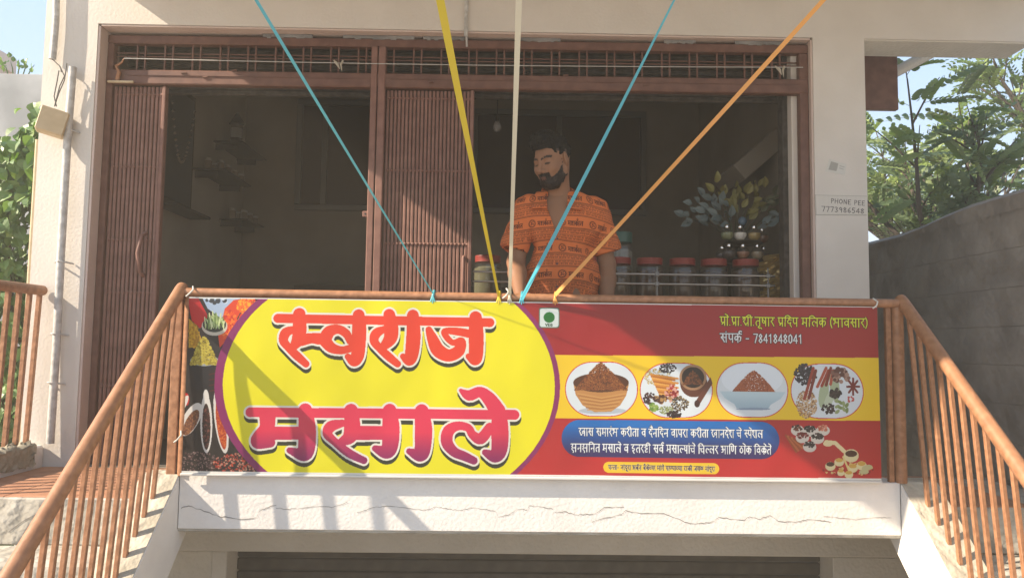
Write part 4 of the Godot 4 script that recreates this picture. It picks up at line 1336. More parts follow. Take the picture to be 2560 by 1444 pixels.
	for t in tips:
		var tip := pz(t[0], t[1], -1.36 - rng.randf() * .22)
		var root := Vector3(rc.x, 1.30, -1.5)
		var mid := root.lerp(tip, .55) + Vector3(0, .05, .02)
		var sm := MB.new()
		sm.tube([root, root.lerp(mid, .5) + Vector3(0, .02, 0), mid, tip], [.003, .0025, .002, .001], 5)
		put("stem", sm, mats[2], bq)
		for k in 5:
			var at: Vector3 = mid.lerp(tip, k / 4.0) + Vector3(rng.randf_range(-.035, .035), rng.randf_range(-.03, .03), rng.randf_range(-.02, .03))
			var dir := ((tip - mid).normalized() + Vector3(rng.randf_range(-.7, .7), rng.randf_range(-.8, .5), rng.randf_range(0, .6))).normalized()
			var up := Vector3(rng.randf_range(-.3, .3), .15, 1).normalized()
			var xx := dir.cross(up).normalized()
			part("leaf", lmesh, mats[t[2]], bq, Transform3D(Basis(xx, dir, xx.cross(dir)).scaled_local(Vector3.ONE * rng.randf_range(.7, 1.15)), at))
	# left side of the room: picture, shelves with small jars
	var pc := thing("framed_picture", "dark framed garlanded picture on the shelved side wall inside the shop", "picture")
	boxpart("frame", Vector3(-2.298, 1.60, -2.26), Vector3(-2.27, 2.46, -1.76), M.black, pc)
	boxpart("print", Vector3(-2.27, 1.64, -2.23), Vector3(-2.266, 2.42, -1.79), mat(Color(.035, .045, .055), .3), pc)
	var gm := MB.new()
	for i in 26:
		var t := i / 25.0
		gm.lathe(Vector3(-2.255, 2.34 - sin(PI * t) * .42, -2.21 + t * .4), [Vector2(0, -.012), Vector2(.012, 0), Vector2(0, .012)], 6)
	put("garland", gm, mat(Color(.24, .22, .19), .9), pc)
	boxpart("ledge", Vector3(-2.298, 1.56, -2.3), Vector3(-2.14, 1.58, -1.7), M.black, pc)
	var sp := [[-1.85, 2.47, .34, "small empty dark shelf beside the framed picture"], [-3.0, 2.25, .62, "glass wall shelf holding a dark lantern inside the shop"], [-2.62, 1.94, .62, "glass wall shelf crowded with small jars inside the shop"], [-3.1, 1.66, .42, "low wall shelf with pale tins inside the shop"]]
	for i in sp.size():
		var s: Array = sp[i]
		var sh := thing("wall_shelf", s[3], "shelf", "wall shelves")
		boxpart("board", Vector3(-2.298, s[1], s[0] - s[2] * .5), Vector3(-2.06, s[1] + .012, s[0] + s[2] * .5), M.black, sh)
		for e in [-.4, .4]:
			boxpart("bracket", Vector3(-2.298, s[1] - .05, s[0] + s[2] * e - .006), Vector3(-2.13, s[1] - .001, s[0] + s[2] * e + .006), M.black, sh)
		if i == 2 or i == 3:
			var cnt := 8 if i == 2 else 6
			for k in cnt:
				var at := Vector3(-2.13 - (k % 2) * .07, s[1] + .0125, s[0] - s[2] * .42 + k * s[2] * .84 / (cnt - 1))
				var tn := thing("small_jar", "small capped jar on the crowded glass wall shelf, one of a double row" if i == 2 else "small pale tin in the row on the low wall shelf", "jar" if i == 2 else "tin", "small jars on the wall shelf" if i == 2 else "tins on the low shelf")
				var jm := MB.new()
				jm.lathe(at, [Vector2(0, 0), Vector2(.026, 0), Vector2(.028, .006), Vector2(.028, .06), Vector2(.02, .068)], 12)
				put("body", jm, mat(Color(.16, .12, .09), .4), tn)
				var jl := MB.new()
				jl.lathe(at, [Vector2(.024, .066), Vector2(.026, .07), Vector2(.026, .084), Vector2(0, .086)], 12)
				put("cap", jl, mat(Color(.30, .28, .25), .4), tn)
	var ln := thing("dark_lantern", "small dark lantern standing on the wall shelf", "lantern")
	var lm := MB.new()
	lm.lathe(Vector3(-2.17, 2.2625, -2.85), [Vector2(0, 0), Vector2(.06, 0), Vector2(.06, .02), Vector2(.05, .03), Vector2(.05, .17), Vector2(.065, .18), Vector2(.01, .27), Vector2(0, .275)], 6)
	put("body", lm, M.black, ln)
	var ll := MB.new()
	ll.lathe(Vector3(-2.17, 2.2625 + .06, -2.85), [Vector2(.051, 0), Vector2(.0515, .08)], 6)
	put("glass", ll, mat(Color(.3, .3, .3), .2), ln)
	# windows in the back wall
	for w in [[752, 268, 925, 512, "aluminium sliding window in the back wall beside the shelved side wall"], [1192, 296, 1600, 520, "wide brown curtained window in the back wall behind the man"]]:
		var a := pz(w[0], w[3], -3.449)
		var b := pz(w[2], w[1], -3.449)
		if w[0] < 1000: b.x += .25
		var wn := thing("back_window", w[4], "window")
		boxpart("pane", Vector3(a.x, a.y, -3.449), Vector3(b.x, b.y, -3.435), M.pane, wn, .001)
		for e in [[a.x - .05, a.y - .05, b.x + .05, a.y], [a.x - .05, b.y, b.x + .05, b.y + .05], [a.x - .05, a.y + .001, a.x, b.y - .001], [b.x, a.y + .001, b.x + .05, b.y - .001]]:
			boxpart("frame", Vector3(e[0], e[1], -3.449), Vector3(e[2], e[3], -3.40), M.alu, wn)
		var mx: float = lerpf(a.x, b.x, .24 if w[0] < 1000 else .5)
		boxpart("sash", Vector3(mx - .025, a.y + .001, -3.434), Vector3(mx + .025, b.y - .001, -3.405), M.alu, wn)
	var bl := thing("hanging_bulb", "unlit bulb hanging on a flex inside the shop", "bulb")
	var bo := pz(1243, 300, -2.2)
	var fm := MB.new()
	fm.tube([Vector3(bo.x, 2.9, -2.2), Vector3(bo.x, bo.y + .03, -2.2)], .004, 6)
	put("flex", fm, M.black, bl)
	var hm := MB.new()
	hm.lathe(Vector3(bo.x, bo.y - .01, -2.2), [Vector2(.014, .05), Vector2(.018, .045), Vector2(.018, .0), Vector2(.012, -.002)], 10)
	put("holder", hm, M.black, bl)
	var gm2 := MB.new()
	gm2.lathe(Vector3(bo.x, bo.y - .09, -2.2), [Vector2(0, 0), Vector2(.02, .006), Vector2(.032, .03), Vector2(.03, .05), Vector2(.014, .08)], 12)
	put("globe", gm2, glass(Color(.8, .8, .8), .3), bl)
	var cab := thing("back_cabinet", "dark low cabinet against the back wall of the shop", "cabinet")
	boxpart("body", Vector3(-1.7, .001, -3.44), Vector3(.1, 1.15, -3.0), mat(Color(.05, .04, .028), .7), cab)
	for k in 3:
		boxpart("door", Vector3(-1.68 + k * .6, .06, -2.999), Vector3(-1.12 + k * .6, 1.1, -2.98), mat(Color(.06, .045, .03), .6), cab)

func leaf_shape(mb: MB, ln: float, wd: float, fold: float) -> void:   # leaf along +y, facing +z
	var prof := [[0, .0], [.22, .75], [.45, 1.0], [.72, .7], [1, 0]]
	for i in prof.size() - 1:
		for s in [-1.0, 1.0]:
			var a := Vector3(0, prof[i][0] * ln, fold * sin(prof[i][0] * 3.0) * .5)
			var b := Vector3(0, prof[i + 1][0] * ln, fold * sin(prof[i + 1][0] * 3.0) * .5)
			var c := Vector3(s * prof[i + 1][1] * wd * .5, prof[i + 1][0] * ln, b.z + fold * prof[i + 1][1])
			var d := Vector3(s * prof[i][1] * wd * .5, prof[i][0] * ln, a.z + fold * prof[i][1])
			var nn := (b - a).cross(c - a)
			if nn.length() < 1e-9: nn = (c - a).cross(d - a)
			nn = nn.normalized()
			if nn.z < 0: nn = -nn
			mb.tri(a, b, c, nn, nn, nn)
			mb.tri(a, c, d, nn, nn, nn)
# ---------------------------------------------------------------- walls and plants around the shop
func build_surroundings() -> void:
	var w := thing("boundary_wall", "tall dark grey cement wall running along the shaded stair", "wall")
	# block courses, each a little off the next, under a rounded coping that climbs slightly
	rng.seed = 15
	for k in 13:
		var y0 := -1.2 + k * .2
		boxpart("block_course", Vector3(2.63 + rng.randf_range(0, .002), y0 + .0005, -2.6), Vector3(2.83, y0 + .1995, 3.2), M.wallgrey, w, .002)
	var mb := MB.new()
	var n := 24
	for i in n:
		var za := lerpf(-2.6, 3.2, i / float(n))
		var zb := lerpf(-2.6, 3.2, (i + 1) / float(n))
		var ya := 1.43 + .10 * smoothstep(-2.6, .6, za) + .012 * sin(za * 5.0)
		var yb := 1.43 + .10 * smoothstep(-2.6, .6, zb) + .012 * sin(zb * 5.0)
		for q in [[2.626, 2.626, 0.0, -.025, -1, .2], [2.626, 2.66, -.025, .0, -.6, 1], [2.66, 2.80, 0.0, .0, 0, 1], [2.80, 2.834, .0, -.025, .6, 1], [2.834, 2.834, -.025, 0.0, 1, .2]]:
			var nn := Vector3(q[4], q[5], 0).normalized()
			if q[0] == q[1]: mb.quad(Vector3(q[0], 1.39, za), Vector3(q[0], 1.39, zb), Vector3(q[0], yb - .025, zb), Vector3(q[0], ya - .025, za), Vector3(q[4], 0, 0))
			else: mb.quad(Vector3(q[0], ya + q[2], za), Vector3(q[0], yb + q[2], zb), Vector3(q[1], yb + q[3], zb), Vector3(q[1], ya + q[3], za), nn)
	put("coping", mb, M.wallgrey, w)
	var fw := thing("neighbour_wall", "weathered pale concrete wall behind the climbing plant", "wall")
	boxpart("wall_body", Vector3(-8, -1, -5.3), Vector3(-3.0, 3.58, -5.0), tmat(noise_tex(Color(.27, .28, .29), Color(.44, .45, .46), .01, 51, 256, 6, 1.6), .4, .95), fw)
	var pk := thing("pink_building", "pale pink building end beyond the concrete wall", "building")
	boxpart("wall", Vector3(-12, -1, -9.0), Vector3(-8.05, 5.0, -7.0), tmat(noise_tex(Color(.5, .38, .33), Color(.6, .48, .43), .02, 52), .5), pk)
	boxpart("parapet", Vector3(-12.1, 5.001, -9.1), Vector3(-8.0, 5.25, -6.9), M.pink, pk)

	# climbing plant on the left
	var cr := thing("climbing_plant", "dense sunlit green creeper climbing beside the sunlit pillar", "plant")
	var lf: Array = []
	for k in 3:
		var m := MB.new()
		leaf_shape(m, .115, .095, .016 + k * .007)
		lf.append(m.mesh())
	var lm: Array = []
	for c in [Color(.095, .17, .045), Color(.13, .22, .055), Color(.19, .28, .08), Color(.06, .12, .035)]:
		var m := mat(c, .45)
		m.backlight_enabled = true
		m.backlight = lin(Color(c.r * .8, c.g * .9, c.b * .3))
		lm.append(m)
	rng.seed = 404
	var fn := FastNoiseLite.new()
	fn.seed = 3
	fn.frequency = 1.1
	var body := MB.new()
	for i in 26:                         # woody stems through the mass
		var x0 := rng.randf_range(-4.2, -3.1)
		var p: Array = []
		for k in 6:
			p.append(Vector3(x0 + rng.randf_range(-.12, .12), -1.0 + k * .62 * rng.randf_range(.85, 1.0), -2.9 + rng.randf_range(-.2, .25)))
		body.tube(p, [.018, .015, .012, .01, .007, .004], 5)
	put("stems", body, mat(Color(.10, .075, .05), .9), cr)
	var rest := MB.new()
	var cnt := 0
	for i in 5200:
		var x := rng.randf_range(-4.35, -3.0)
		var y := rng.randf_range(-1.0, 2.75)
		var top: float = 2.45 + fn.get_noise_1d(x * 2.0) * .3 - max(0.0, (-3.6 - x)) * .5
		if y > top: continue
		var bulge := fn.get_noise_2d(x * 1.6, y * 1.6) * .35
		var depth := rng.randf()
		var z := -2.45 + bulge - depth * depth * .7
		var yaw := rng.randf_range(-.9, .9)
		var pit := rng.randf_range(-.2, .9)
		var bs := Basis(Vector3.UP, yaw) * Basis(Vector3.RIGHT, -pit * .7) * Basis(Vector3.BACK, PI + rng.randf_range(-.9, .9))
		bs = bs.scaled_local(Vector3.ONE * rng.randf_range(.55, 1.15))
		var mi: int = 0
		var r := rng.randf()
		mi = 0 if r < .4 else (1 if r < .75 else (2 if r < .9 else 3))
		if depth < .28 and cnt < 300 and x > -3.95 and y > .2:
			part("leaf", lf[i % 3], lm[mi], cr, Transform3D(bs, Vector3(x, y, z)))
			cnt += 1
		else:
			var sub: ArrayMesh = lf[i % 3]
			var ar := sub.surface_get_arrays(0)
			var t := Transform3D(bs, Vector3(x, y, z))
			var vs: PackedVector3Array = ar[Mesh.ARRAY_VERTEX]
			var ns: PackedVector3Array = ar[Mesh.ARRAY_NORMAL]
			rest.col = [Color(.095, .17, .045), Color(.13, .22, .055), Color(.19, .28, .08), Color(.06, .12, .035)][mi]
			for k in range(0, vs.size(), 3):
				rest.tri(t * vs[k], t * vs[k + 1], t * vs[k + 2], (bs * ns[k]).normalized(), (bs * ns[k + 1]).normalized(), (bs * ns[k + 2]).normalized())
	var vm := StandardMaterial3D.new()
	vm.vertex_color_use_as_albedo = true
	vm.roughness = .5
	vm.backlight_enabled = true
	vm.backlight = lin(Color(.05, .10, .015))
	put("inner_leaves", rest, vm, cr).set_meta("kind", "stuff")

	# trees on the right
	tree("feathery_tree", "leafy tree with feathery compound leaves rising behind the grey wall", pz(2385, 700, -5.2), 901, [Color(.085, .125, .060), Color(.11, .155, .07), Color(.14, .185, .07), Color(.07, .105, .05)], 200, 1.0)
	tree("bright_tree", "distant bright yellow green tree seen low above the grey wall", pz(2225, 600, -9.5), 77, [Color(.20, .27, .06), Color(.26, .32, .08), Color(.15, .21, .045)], 250, 1.0)
	tree("corner_tree", "sunlit tree crown at the far end of the grey wall", pz(2640, 380, -7.5), 33, [Color(.12, .18, .045), Color(.16, .22, .06), Color(.07, .12, .03)], 170, .9)
	# small tops over the neighbour wall
	var st := thing("wall_top_weed", "small weed sprouting on top of the concrete wall", "plant")
	var sm := MB.new()
	var so := Vector3(pz(40, 190, -5.1).x, 3.58, -5.12)
	for i in 5:
		sm.tube([so + Vector3(i * .05 - .1, 0, 0), so + Vector3(i * .07 - .12, .10, .02), so + Vector3(i * .09 - .16, .2 - abs(i - 2) * .03, .03)], [.008, .006, .002], 5)
	put("stem", sm, lm[3], st)
	for i in 22:
		var at := so + Vector3(rng.randf_range(-.2, .22), rng.randf_range(.03, .22), rng.randf_range(-.02, .06))
		part("leaf", lf[i % 3], lm[i % 4], st, Transform3D((Basis(Vector3.UP, rng.randf() * TAU) * Basis(Vector3.RIGHT, rng.randf_range(-1, 1))).scaled_local(Vector3.ONE * .55), at))

func tree(called: String, label: String, crotch: Vector3, sd: int, cols: Array, leaves: int, size: float) -> void:
	rng.seed = sd
	var t := thing(called, label, "tree", "trees beyond the grey wall")
	var bark := mat(Color(.075, .058, .045), .9)
	var tk := MB.new()
	tk.tube([Vector3(crotch.x + .1, -1.02, crotch.z), Vector3(crotch.x + .04, .1, crotch.z + .03), crotch], [.11 * size, .09 * size, .075 * size], 10)
	put("trunk", tk, bark, t)
	# compound leaf: a rachis with paired leaflets
	var vars: Array = []
	for k in 3:
		var m := MB.new()
		var L := .52 + k * .06
		var rp: Array = []
		for i in 7: rp.append(Vector3(0, i / 6.0 * L, -.13 * pow(i / 6.0, 2.0) * (1.0 + k * .4)))
		m.tube(rp, [.004, .0035, .003, .003, .0025, .002, .0015], 4)
		for i in 15:
			var f := .14 + .86 * (i / 2) / 7.0
			var s := -1.0 if i % 2 else 1.0
			var at := Vector3(0, f * L, -.13 * f * f * (1.0 + k * .4))
			var ang := 1.15 * s if i < 14 else 0.0
			var b := Basis(Vector3.BACK, -ang) * Basis(Vector3.UP, s * (.35 + k * .25)) * Basis(Vector3.RIGHT, -.25)
			var one := MB.new()
			leaf_shape_into(m, Transform3D(b.scaled_local(Vector3.ONE * (.8 + .3 * sin(f * 3.0))), at), .115, .068, .008)
		vars.append(m.mesh())
	var mats: Array = []
	for c in cols:
		var m := mat(c, .5)
		m.backlight_enabled = true
		m.backlight = lin(Color(c.r * .8, c.g * .9, c.b * .3))
		mats.append(m)
	var made := 0
	var more := MB.new()
	var limbs := 11
	for i in limbs:
		var ang := TAU * i / limbs + rng.randf_range(-.3, .3)
		var out := Vector3(cos(ang), 0, sin(ang) * .7)
		var ln := rng.randf_range(1.5, 2.5) * size
		var rise := rng.randf_range(.55, 1.5)
		var p: Array = [crotch - Vector3(0, .06, 0)]
		var dir := (out + Vector3(0, rise, 0)).normalized()
		for k in 5:
			dir = (dir + Vector3(rng.randf_range(-.22, .22), rng.randf_range(-.05, .2), rng.randf_range(-.22, .22))).normalized()
			p.append(p[k] + dir * ln / 5.0)
		var br := MB.new()
		br.tube(p, [.05 * size, .038 * size, .028 * size, .02 * size, .013 * size, .006 * size], 7)
		for k in range(1, 5):                       # twigs
			for q in 2:
				var d2 := (dir + Vector3(rng.randf_range(-1, 1), rng.randf_range(-.3, .7), rng.randf_range(-1, 1))).normalized()
				var e: Vector3 = p[k] + d2 * rng.randf_range(.35, .75) * size
				br.tube([p[k], (p[k] + e) * .5 + Vector3(0, .03, 0), e], [.013 * size, .009 * size, .004 * size], 5)
				for l in int(leaves * 1.5 / float(limbs * 8)) + 1:
					var at: Vector3 = (p[k] as Vector3).lerp(e, rng.randf_range(.25, 1.0))
					var ld := (d2 * .6 + Vector3(rng.randf_range(-1, 1), rng.randf_range(-.6, .5), rng.randf_range(-1, 1))).normalized()
					var xx := ld.cross(Vector3(rng.randf_range(-.4, .4), 1, rng.randf_range(-.4, .4))).normalized()
					var tf := Transform3D(Basis(xx, ld, xx.cross(ld)).scaled_local(Vector3.ONE * rng.randf_range(.6, 1.0) * size), at)
					if made < 300:
						part("leaf", vars[rng.randi() % 3], mats[rng.randi() % mats.size()], t, tf)
					else:
						var ar: Array = (vars[rng.randi() % 3] as ArrayMesh).surface_get_arrays(0)
						var vs: PackedVector3Array = ar[Mesh.ARRAY_VERTEX]
						var ns: PackedVector3Array = ar[Mesh.ARRAY_NORMAL]
						more.col = cols[rng.randi() % cols.size()]
						for z in range(0, vs.size(), 3):
							more.tri(tf * vs[z], tf * vs[z + 1], tf * vs[z + 2], (tf.basis * ns[z]).normalized(), (tf.basis * ns[z + 1]).normalized(), (tf.basis * ns[z + 2]).normalized())
					made += 1
		put("limb", br, bark, t)
	if more.v.size() > 0:
		var vm := StandardMaterial3D.new()
		vm.vertex_color_use_as_albedo = true
		vm.roughness = .5
		vm.backlight_enabled = true
		vm.backlight = lin(Color(cols[0].r * .8, cols[0].g * .9, cols[0].b * .3))
		put("further_leaves", more, vm, t).set_meta("kind", "stuff")

func leaf_shape_into(mb: MB, t: Transform3D, ln: float, wd: float, fold: float) -> void:
	var o := MB.new()
	leaf_shape(o, ln, wd, fold)
	for k in range(0, o.v.size(), 3):
		mb.tri(t * o.v[k], t * o.v[k + 1], t * o.v[k + 2], (t.basis * o.n[k]).normalized(), (t.basis * o.n[k + 1]).normalized(), (t.basis * o.n[k + 2]).normalized())
# ---------------------------------------------------------------- the man: joined distance fields meshed as surface nets
func smin(a: float, b: float, k: float) -> float:
	var h: float = max(k - abs(a - b), 0.0) / k
	return min(a, b) - h * h * k * .25
func cap(p: Vector3, a: Vector3, b: Vector3, ra: float, rb: float) -> float:
	var ba := b - a
	var t: float = clamp((p - a).dot(ba) / ba.length_squared(), 0.0, 1.0)
	return (p - a - ba * t).length() - lerpf(ra, rb, t)
func ell(p: Vector3, c: Vector3, r: Vector3) -> float:
	var q := (p - c) / r
	var k := q.length()
	return (k - 1.0) * min(r.x, min(r.y, r.z)) if k < .001 else k * (k - 1.0) / ((q / r).length())
func nets(f: Callable, lo: Vector3, hi: Vector3, cell: float, mb: MB, colour: Callable, uvf: Callable) -> void:
	var nx := int((hi.x - lo.x) / cell) + 2
	var ny := int((hi.y - lo.y) / cell) + 2
	var nz := int((hi.z - lo.z) / cell) + 2
	var g := PackedFloat32Array()
	g.resize(nx * ny * nz)
	g.fill(1e9)
	var BL := 4
	var blocks: Array = []
	var reach := cell * BL * 1.35 + .01
	for bz in range(0, nz, BL):
		for by in range(0, ny, BL):
			for bx in range(0, nx, BL):
				var c := lo + Vector3(bx + BL * .5, by + BL * .5, bz + BL * .5) * cell
				var d0: float = f.call(c)
				if abs(d0) > reach: continue
				blocks.append([bx, by, bz])
				for z in range(bz, min(bz + BL + 1, nz)):
					for y in range(by, min(by + BL + 1, ny)):
						var base := (z * ny + y) * nx
						for x in range(bx, min(bx + BL + 1, nx)):
							if g[base + x] > 1e8:
								g[base + x] = f.call(lo + Vector3(x, y, z) * cell)
	var vid := {}
	var vp := PackedVector3Array()
	var vn := PackedVector3Array()
	var offs := [0, 1, nx, nx + 1, nx * ny, nx * ny + 1, nx * ny + nx, nx * ny + nx + 1]
	var e := cell * .5
	for b in blocks:
		for z in range(b[2], min(b[2] + BL, nz - 1)):
			for y in range(b[1], min(b[1] + BL, ny - 1)):
				for x in range(b[0], min(b[0] + BL, nx - 1)):
					var id := (z * ny + y) * nx + x
					var neg := 0
					var bad := false
					for k in 8:
						var q := g[id + offs[k]]
						if q > 1e8: bad = true
						if q < 0.0: neg += 1
					if bad or neg == 0 or neg == 8: continue
					var s := Vector3.ZERO
					var c := 0
					for ed in [[0, 1], [2, 3], [4, 5], [6, 7], [0, 2], [1, 3], [4, 6], [5, 7], [0, 4], [1, 5], [2, 6], [3, 7]]:
						var a := g[id + offs[ed[0]]]
						var d := g[id + offs[ed[1]]]
						if (a < 0.0) != (d < 0.0):
							var t := a / (a - d)
							var pa := Vector3(ed[0] & 1, (ed[0] >> 1) & 1, ed[0] >> 2)
							var pb := Vector3(ed[1] & 1, (ed[1] >> 1) & 1, ed[1] >> 2)
							s += pa.lerp(pb, t)
							c += 1
					var p := lo + (Vector3(x, y, z) + s / c) * cell
					var grd := Vector3(f.call(p + Vector3(e, 0, 0)) - f.call(p - Vector3(e, 0, 0)), f.call(p + Vector3(0, e, 0)) - f.call(p - Vector3(0, e, 0)), f.call(p + Vector3(0, 0, e)) - f.call(p - Vector3(0, 0, e)))
					vid[id] = vp.size()
					vp.append(p)
					vn.append(grd.normalized())
	var ax := [1, nx, nx * ny]
	for id in vid:
		var x: int = id % nx
		var y: int = (id / nx) % ny
		var z: int = id / (nx * ny)
		for k in 3:
			var a := g[id]
			var d := g[id + ax[k]]
			if (a < 0.0) == (d < 0.0): continue
			var u: int = ax[(k + 1) % 3]
			var w: int = ax[(k + 2) % 3]
			if not (vid.has(id - u) and vid.has(id - w) and vid.has(id - u - w)): continue
			var q := [vid[id], vid[id - u], vid[id - u - w], vid[id - w]]
			for tr in [[0, 1, 2], [0, 2, 3]]:
				var i0: int = q[tr[0]]
				var i1: int = q[tr[1]]
				var i2: int = q[tr[2]]
				var before := mb.v.size()
				mb.col = Color.WHITE
				mb.tri(vp[i0], vp[i1], vp[i2], vn[i0], vn[i1], vn[i2])
				for m in range(before, mb.v.size()):
					mb.c[m] = colour.call(mb.v[m])
					mb.u[m] = uvf.call(mb.v[m])

const HEAD_AT := Vector3(.247, 1.572, -.37)
var HB := Basis()
const NECK := Vector3(.285, 1.39, -.445)
const SHR := Vector3(.136, 1.335, -.44)
const ELR := Vector3(.076, 1.075, -.42)
const WRR := Vector3(.096, .895, -.235)
const SHL := Vector3(.472, 1.335, -.45)
const ELL := Vector3(.534, 1.075, -.475)
const WRL := Vector3(.522, .845, -.375)
var headn := FastNoiseLite.new()

func head_sdf(w: Vector3) -> float:
	var p := HB.transposed() * (w - HEAD_AT)
	var m := Vector3(abs(p.x), p.y, p.z)
	var d := ell(p, Vector3(0, .035, -.018), Vector3(.076, .092, .097))
	d = smin(d, ell(p, Vector3(0, -.035, .022), Vector3(.061, .086, .072)), .04)
	d = smin(d, ell(p, Vector3(0, -.100, .058), Vector3(.034, .026, .030)), .035)
	d = smin(d, cap(m, Vector3(.0, .024, .080), Vector3(.042, .020, .068), .013, .011), .018)
	d = smin(d, (m - Vector3(.043, -.028, .058)).length() - .024, .03)
	d = smin(d, cap(m, Vector3(.058, -.055, .0), Vector3(.030, -.095, .045), .022, .020), .03)
	d = max(d, -((m - Vector3(.033, .000, .104)).length() - .021) ) if false else d
	var sock := (m - Vector3(.034, .001, .101)).length() - .020
	d = -smin(-d, sock, .014)
	d = smin(d, (m - Vector3(.033, .0, .0705)).length() - .0145, .004)
	d = smin(d, cap(p, Vector3(0, .018, .086), Vector3(0, -.030, .113), .0075, .0115), .012)
	d = smin(d, (m - Vector3(.014, -.036, .098)).length() - .0095, .010)
	d = smin(d, cap(m, Vector3(0, -.060, .0965), Vector3(.020, -.063, .086), .0075, .004), .006)
	d = smin(d, cap(m, Vector3(0, -.071, .0945), Vector3(.017, -.069, .086), .0078, .004), .005)
	var er := Basis(Vector3(0, 1, 0), -.35) * (m - Vector3(.080, -.004, -.008))
	var ear := ell(er, Vector3.ZERO, Vector3(.010, .034, .021))
	ear = max(ear, -(ell(er, Vector3(.008, .002, .003), Vector3(.007, .021, .011))))
	d = smin(d, ear, .008)
	var bz: float = beard(p)
	if bz > .5: d -= .004 + headn.get_noise_3d(p.x * 400.0, p.y * 400.0, p.z * 400.0) * .0022
	d = smin(d, cap(w, HEAD_AT + HB * Vector3(0, -.045, -.030), NECK + Vector3(0, .01, 0), .052, .060), .035)
	return d
func beard(p: Vector3) -> float:
	if p.z < -.004 or p.y < -.135 or abs(p.x) > .0735: return 0.0
	var lim := -.028 - .045 * smoothstep(.02, .085, p.z)          # cheek line falling towards the mouth
	var m: float = abs(p.x)
	if p.z > .07 and m < .036: lim = -.046                          # moustache
	if p.z < .016: lim = .01                                         # sideburn
	if p.y > lim: return 0.0
	if p.y < -.112 and p.z < .03: return 0.0
	if p.y < -.085 and p.z < .012: return 0.0
	if m < .015 and p.y < -.061 and p.y > -.077 and p.z > .088: return 0.2
	return 1.0
func skin_colour(w: Vector3) -> Color:
	var p := HB.transposed() * (w - HEAD_AT)
	var sk := Color(.255, .130, .078)
	if p.length() > .2: return sk
	var grain := headn.get_noise_3d(p.x * 900.0, p.y * 900.0, p.z * 900.0)      # single hairs, a grain with no direction
	var b := beard(p)
	var m: float = abs(p.x)
	if b > .5: return Color(.014, .010, .008) if grain > -.3 else Color(.045, .028, .02)
	if b > .1: return Color(.12, .052, .038)
	if p.z > .055 and m > .010 and m < .056:
		var yb := .0225 + .006 * sin((m - .01) * 60.0)
		if abs(p.y - yb) < .0052 and grain > -.5: return Color(.02, .015, .012)
		if p.y < .001 and p.y > -.0062 and m > .019 and m < .048: return Color(.035, .02, .016)
	if p.y > .04 and p.z < .03: return Color(.05, .035, .028)
	if p.z < .0 and p.z > -.07 and p.y > .0 and m > .06 and not (m > .078): return Color(.08, .05, .038)
	return sk
func body_sdf(p: Vector3) -> float:
	var d := cap(p, NECK, Vector3(.30, 1.30, -.46), .052, .085)
	var q := Vector3(p.x, p.y, (p.z + .45) * 1.15)
	d = smin(d, cap(q, Vector3(.22, 1.27, 0), Vector3(.40, 1.27, 0), .100, .100), .06)
	d = smin(d, cap(q, Vector3(.25, 1.0, 0), Vector3(.36, 1.0, 0), .108, .108), .08)
	d = smin(d, cap(q, Vector3(.25, .88, 0), Vector3(.36, .88, 0), .112, .112), .06)
	d = smin(d, cap(p, SHR, Vector3(.28, 1.36, -.45), .052, .06), .05)
	d = smin(d, cap(p, SHL, Vector3(.33, 1.36, -.45), .052, .06), .05)
	for s in 2:
		var sh: Vector3 = SHR if s == 0 else SHL
		var el: Vector3 = ELR if s == 0 else ELL
		var wr: Vector3 = WRR if s == 0 else WRL
		d = smin(d, cap(p, sh, el, .054, .043), .03)
		d = smin(d, cap(p, el, el.lerp(wr, .35), .043, .044), .02)
		d = smin(d, cap(p, el.lerp(wr, .35), wr, .044, .028), .02)
		var hip := Vector3(.225 if s == 0 else .385, .86, -.45)
		var kn := Vector3(.21 if s == 0 else .40, .47, -.43)
		var an := Vector3(.205 if s == 0 else .405, .09, -.47)
		d = smin(d, cap(p, hip, kn, .09, .058), .04)
		d = smin(d, cap(p, kn, an, .057, .038), .03)
		d = smin(d, cap(p, an + Vector3(0, -.045, .0), an + Vector3(0, -.055, .15), .036, .030), .03)
	return d
func hand_sdf(p: Vector3, wr: Vector3, dir: Vector3, side: Vector3) -> float:
	var pal := dir.cross(side).normalized()
	var d := cap(p, wr, wr + dir * .03, .027, .026)
	var best := 1e9
	for k in 4:
		var o := (k - 1.5) * .0195
		d = smin(d, cap(p, wr + dir * .02 + side * o * .6, wr + dir * .085 + side * o, .014, .0125), .012)
	for k in 4:
		var o := (k - 1.5) * .0205
		var ln: float = [.036, .043, .040, .031][k]
		var a := wr + dir * .087 + side * o
		var b := a + (dir * .85 + pal * .35).normalized() * ln
		var c := b + (dir * .45 + pal * .85).normalized() * ln * .7
		var e := c + (dir * .1 + pal).normalized() * ln * .5
		best = min(best, min(cap(p, a, b, .0095, .009), min(cap(p, b, c, .009, .0085), cap(p, c, e, .0085, .0075))))
	d = smin(d, best, .006)
	var t0 := wr + dir * .03 - side * .022
	var t1 := t0 + (dir * .7 - side * .6 + pal * .35).normalized() * .042
	var t2 := t1 + (dir * .9 + pal * .4).normalized() * .032
	d = smin(d, min(cap(p, t0, t1, .0135, .0105), cap(p, t1, t2, .0105, .0085)), .008)
	return d
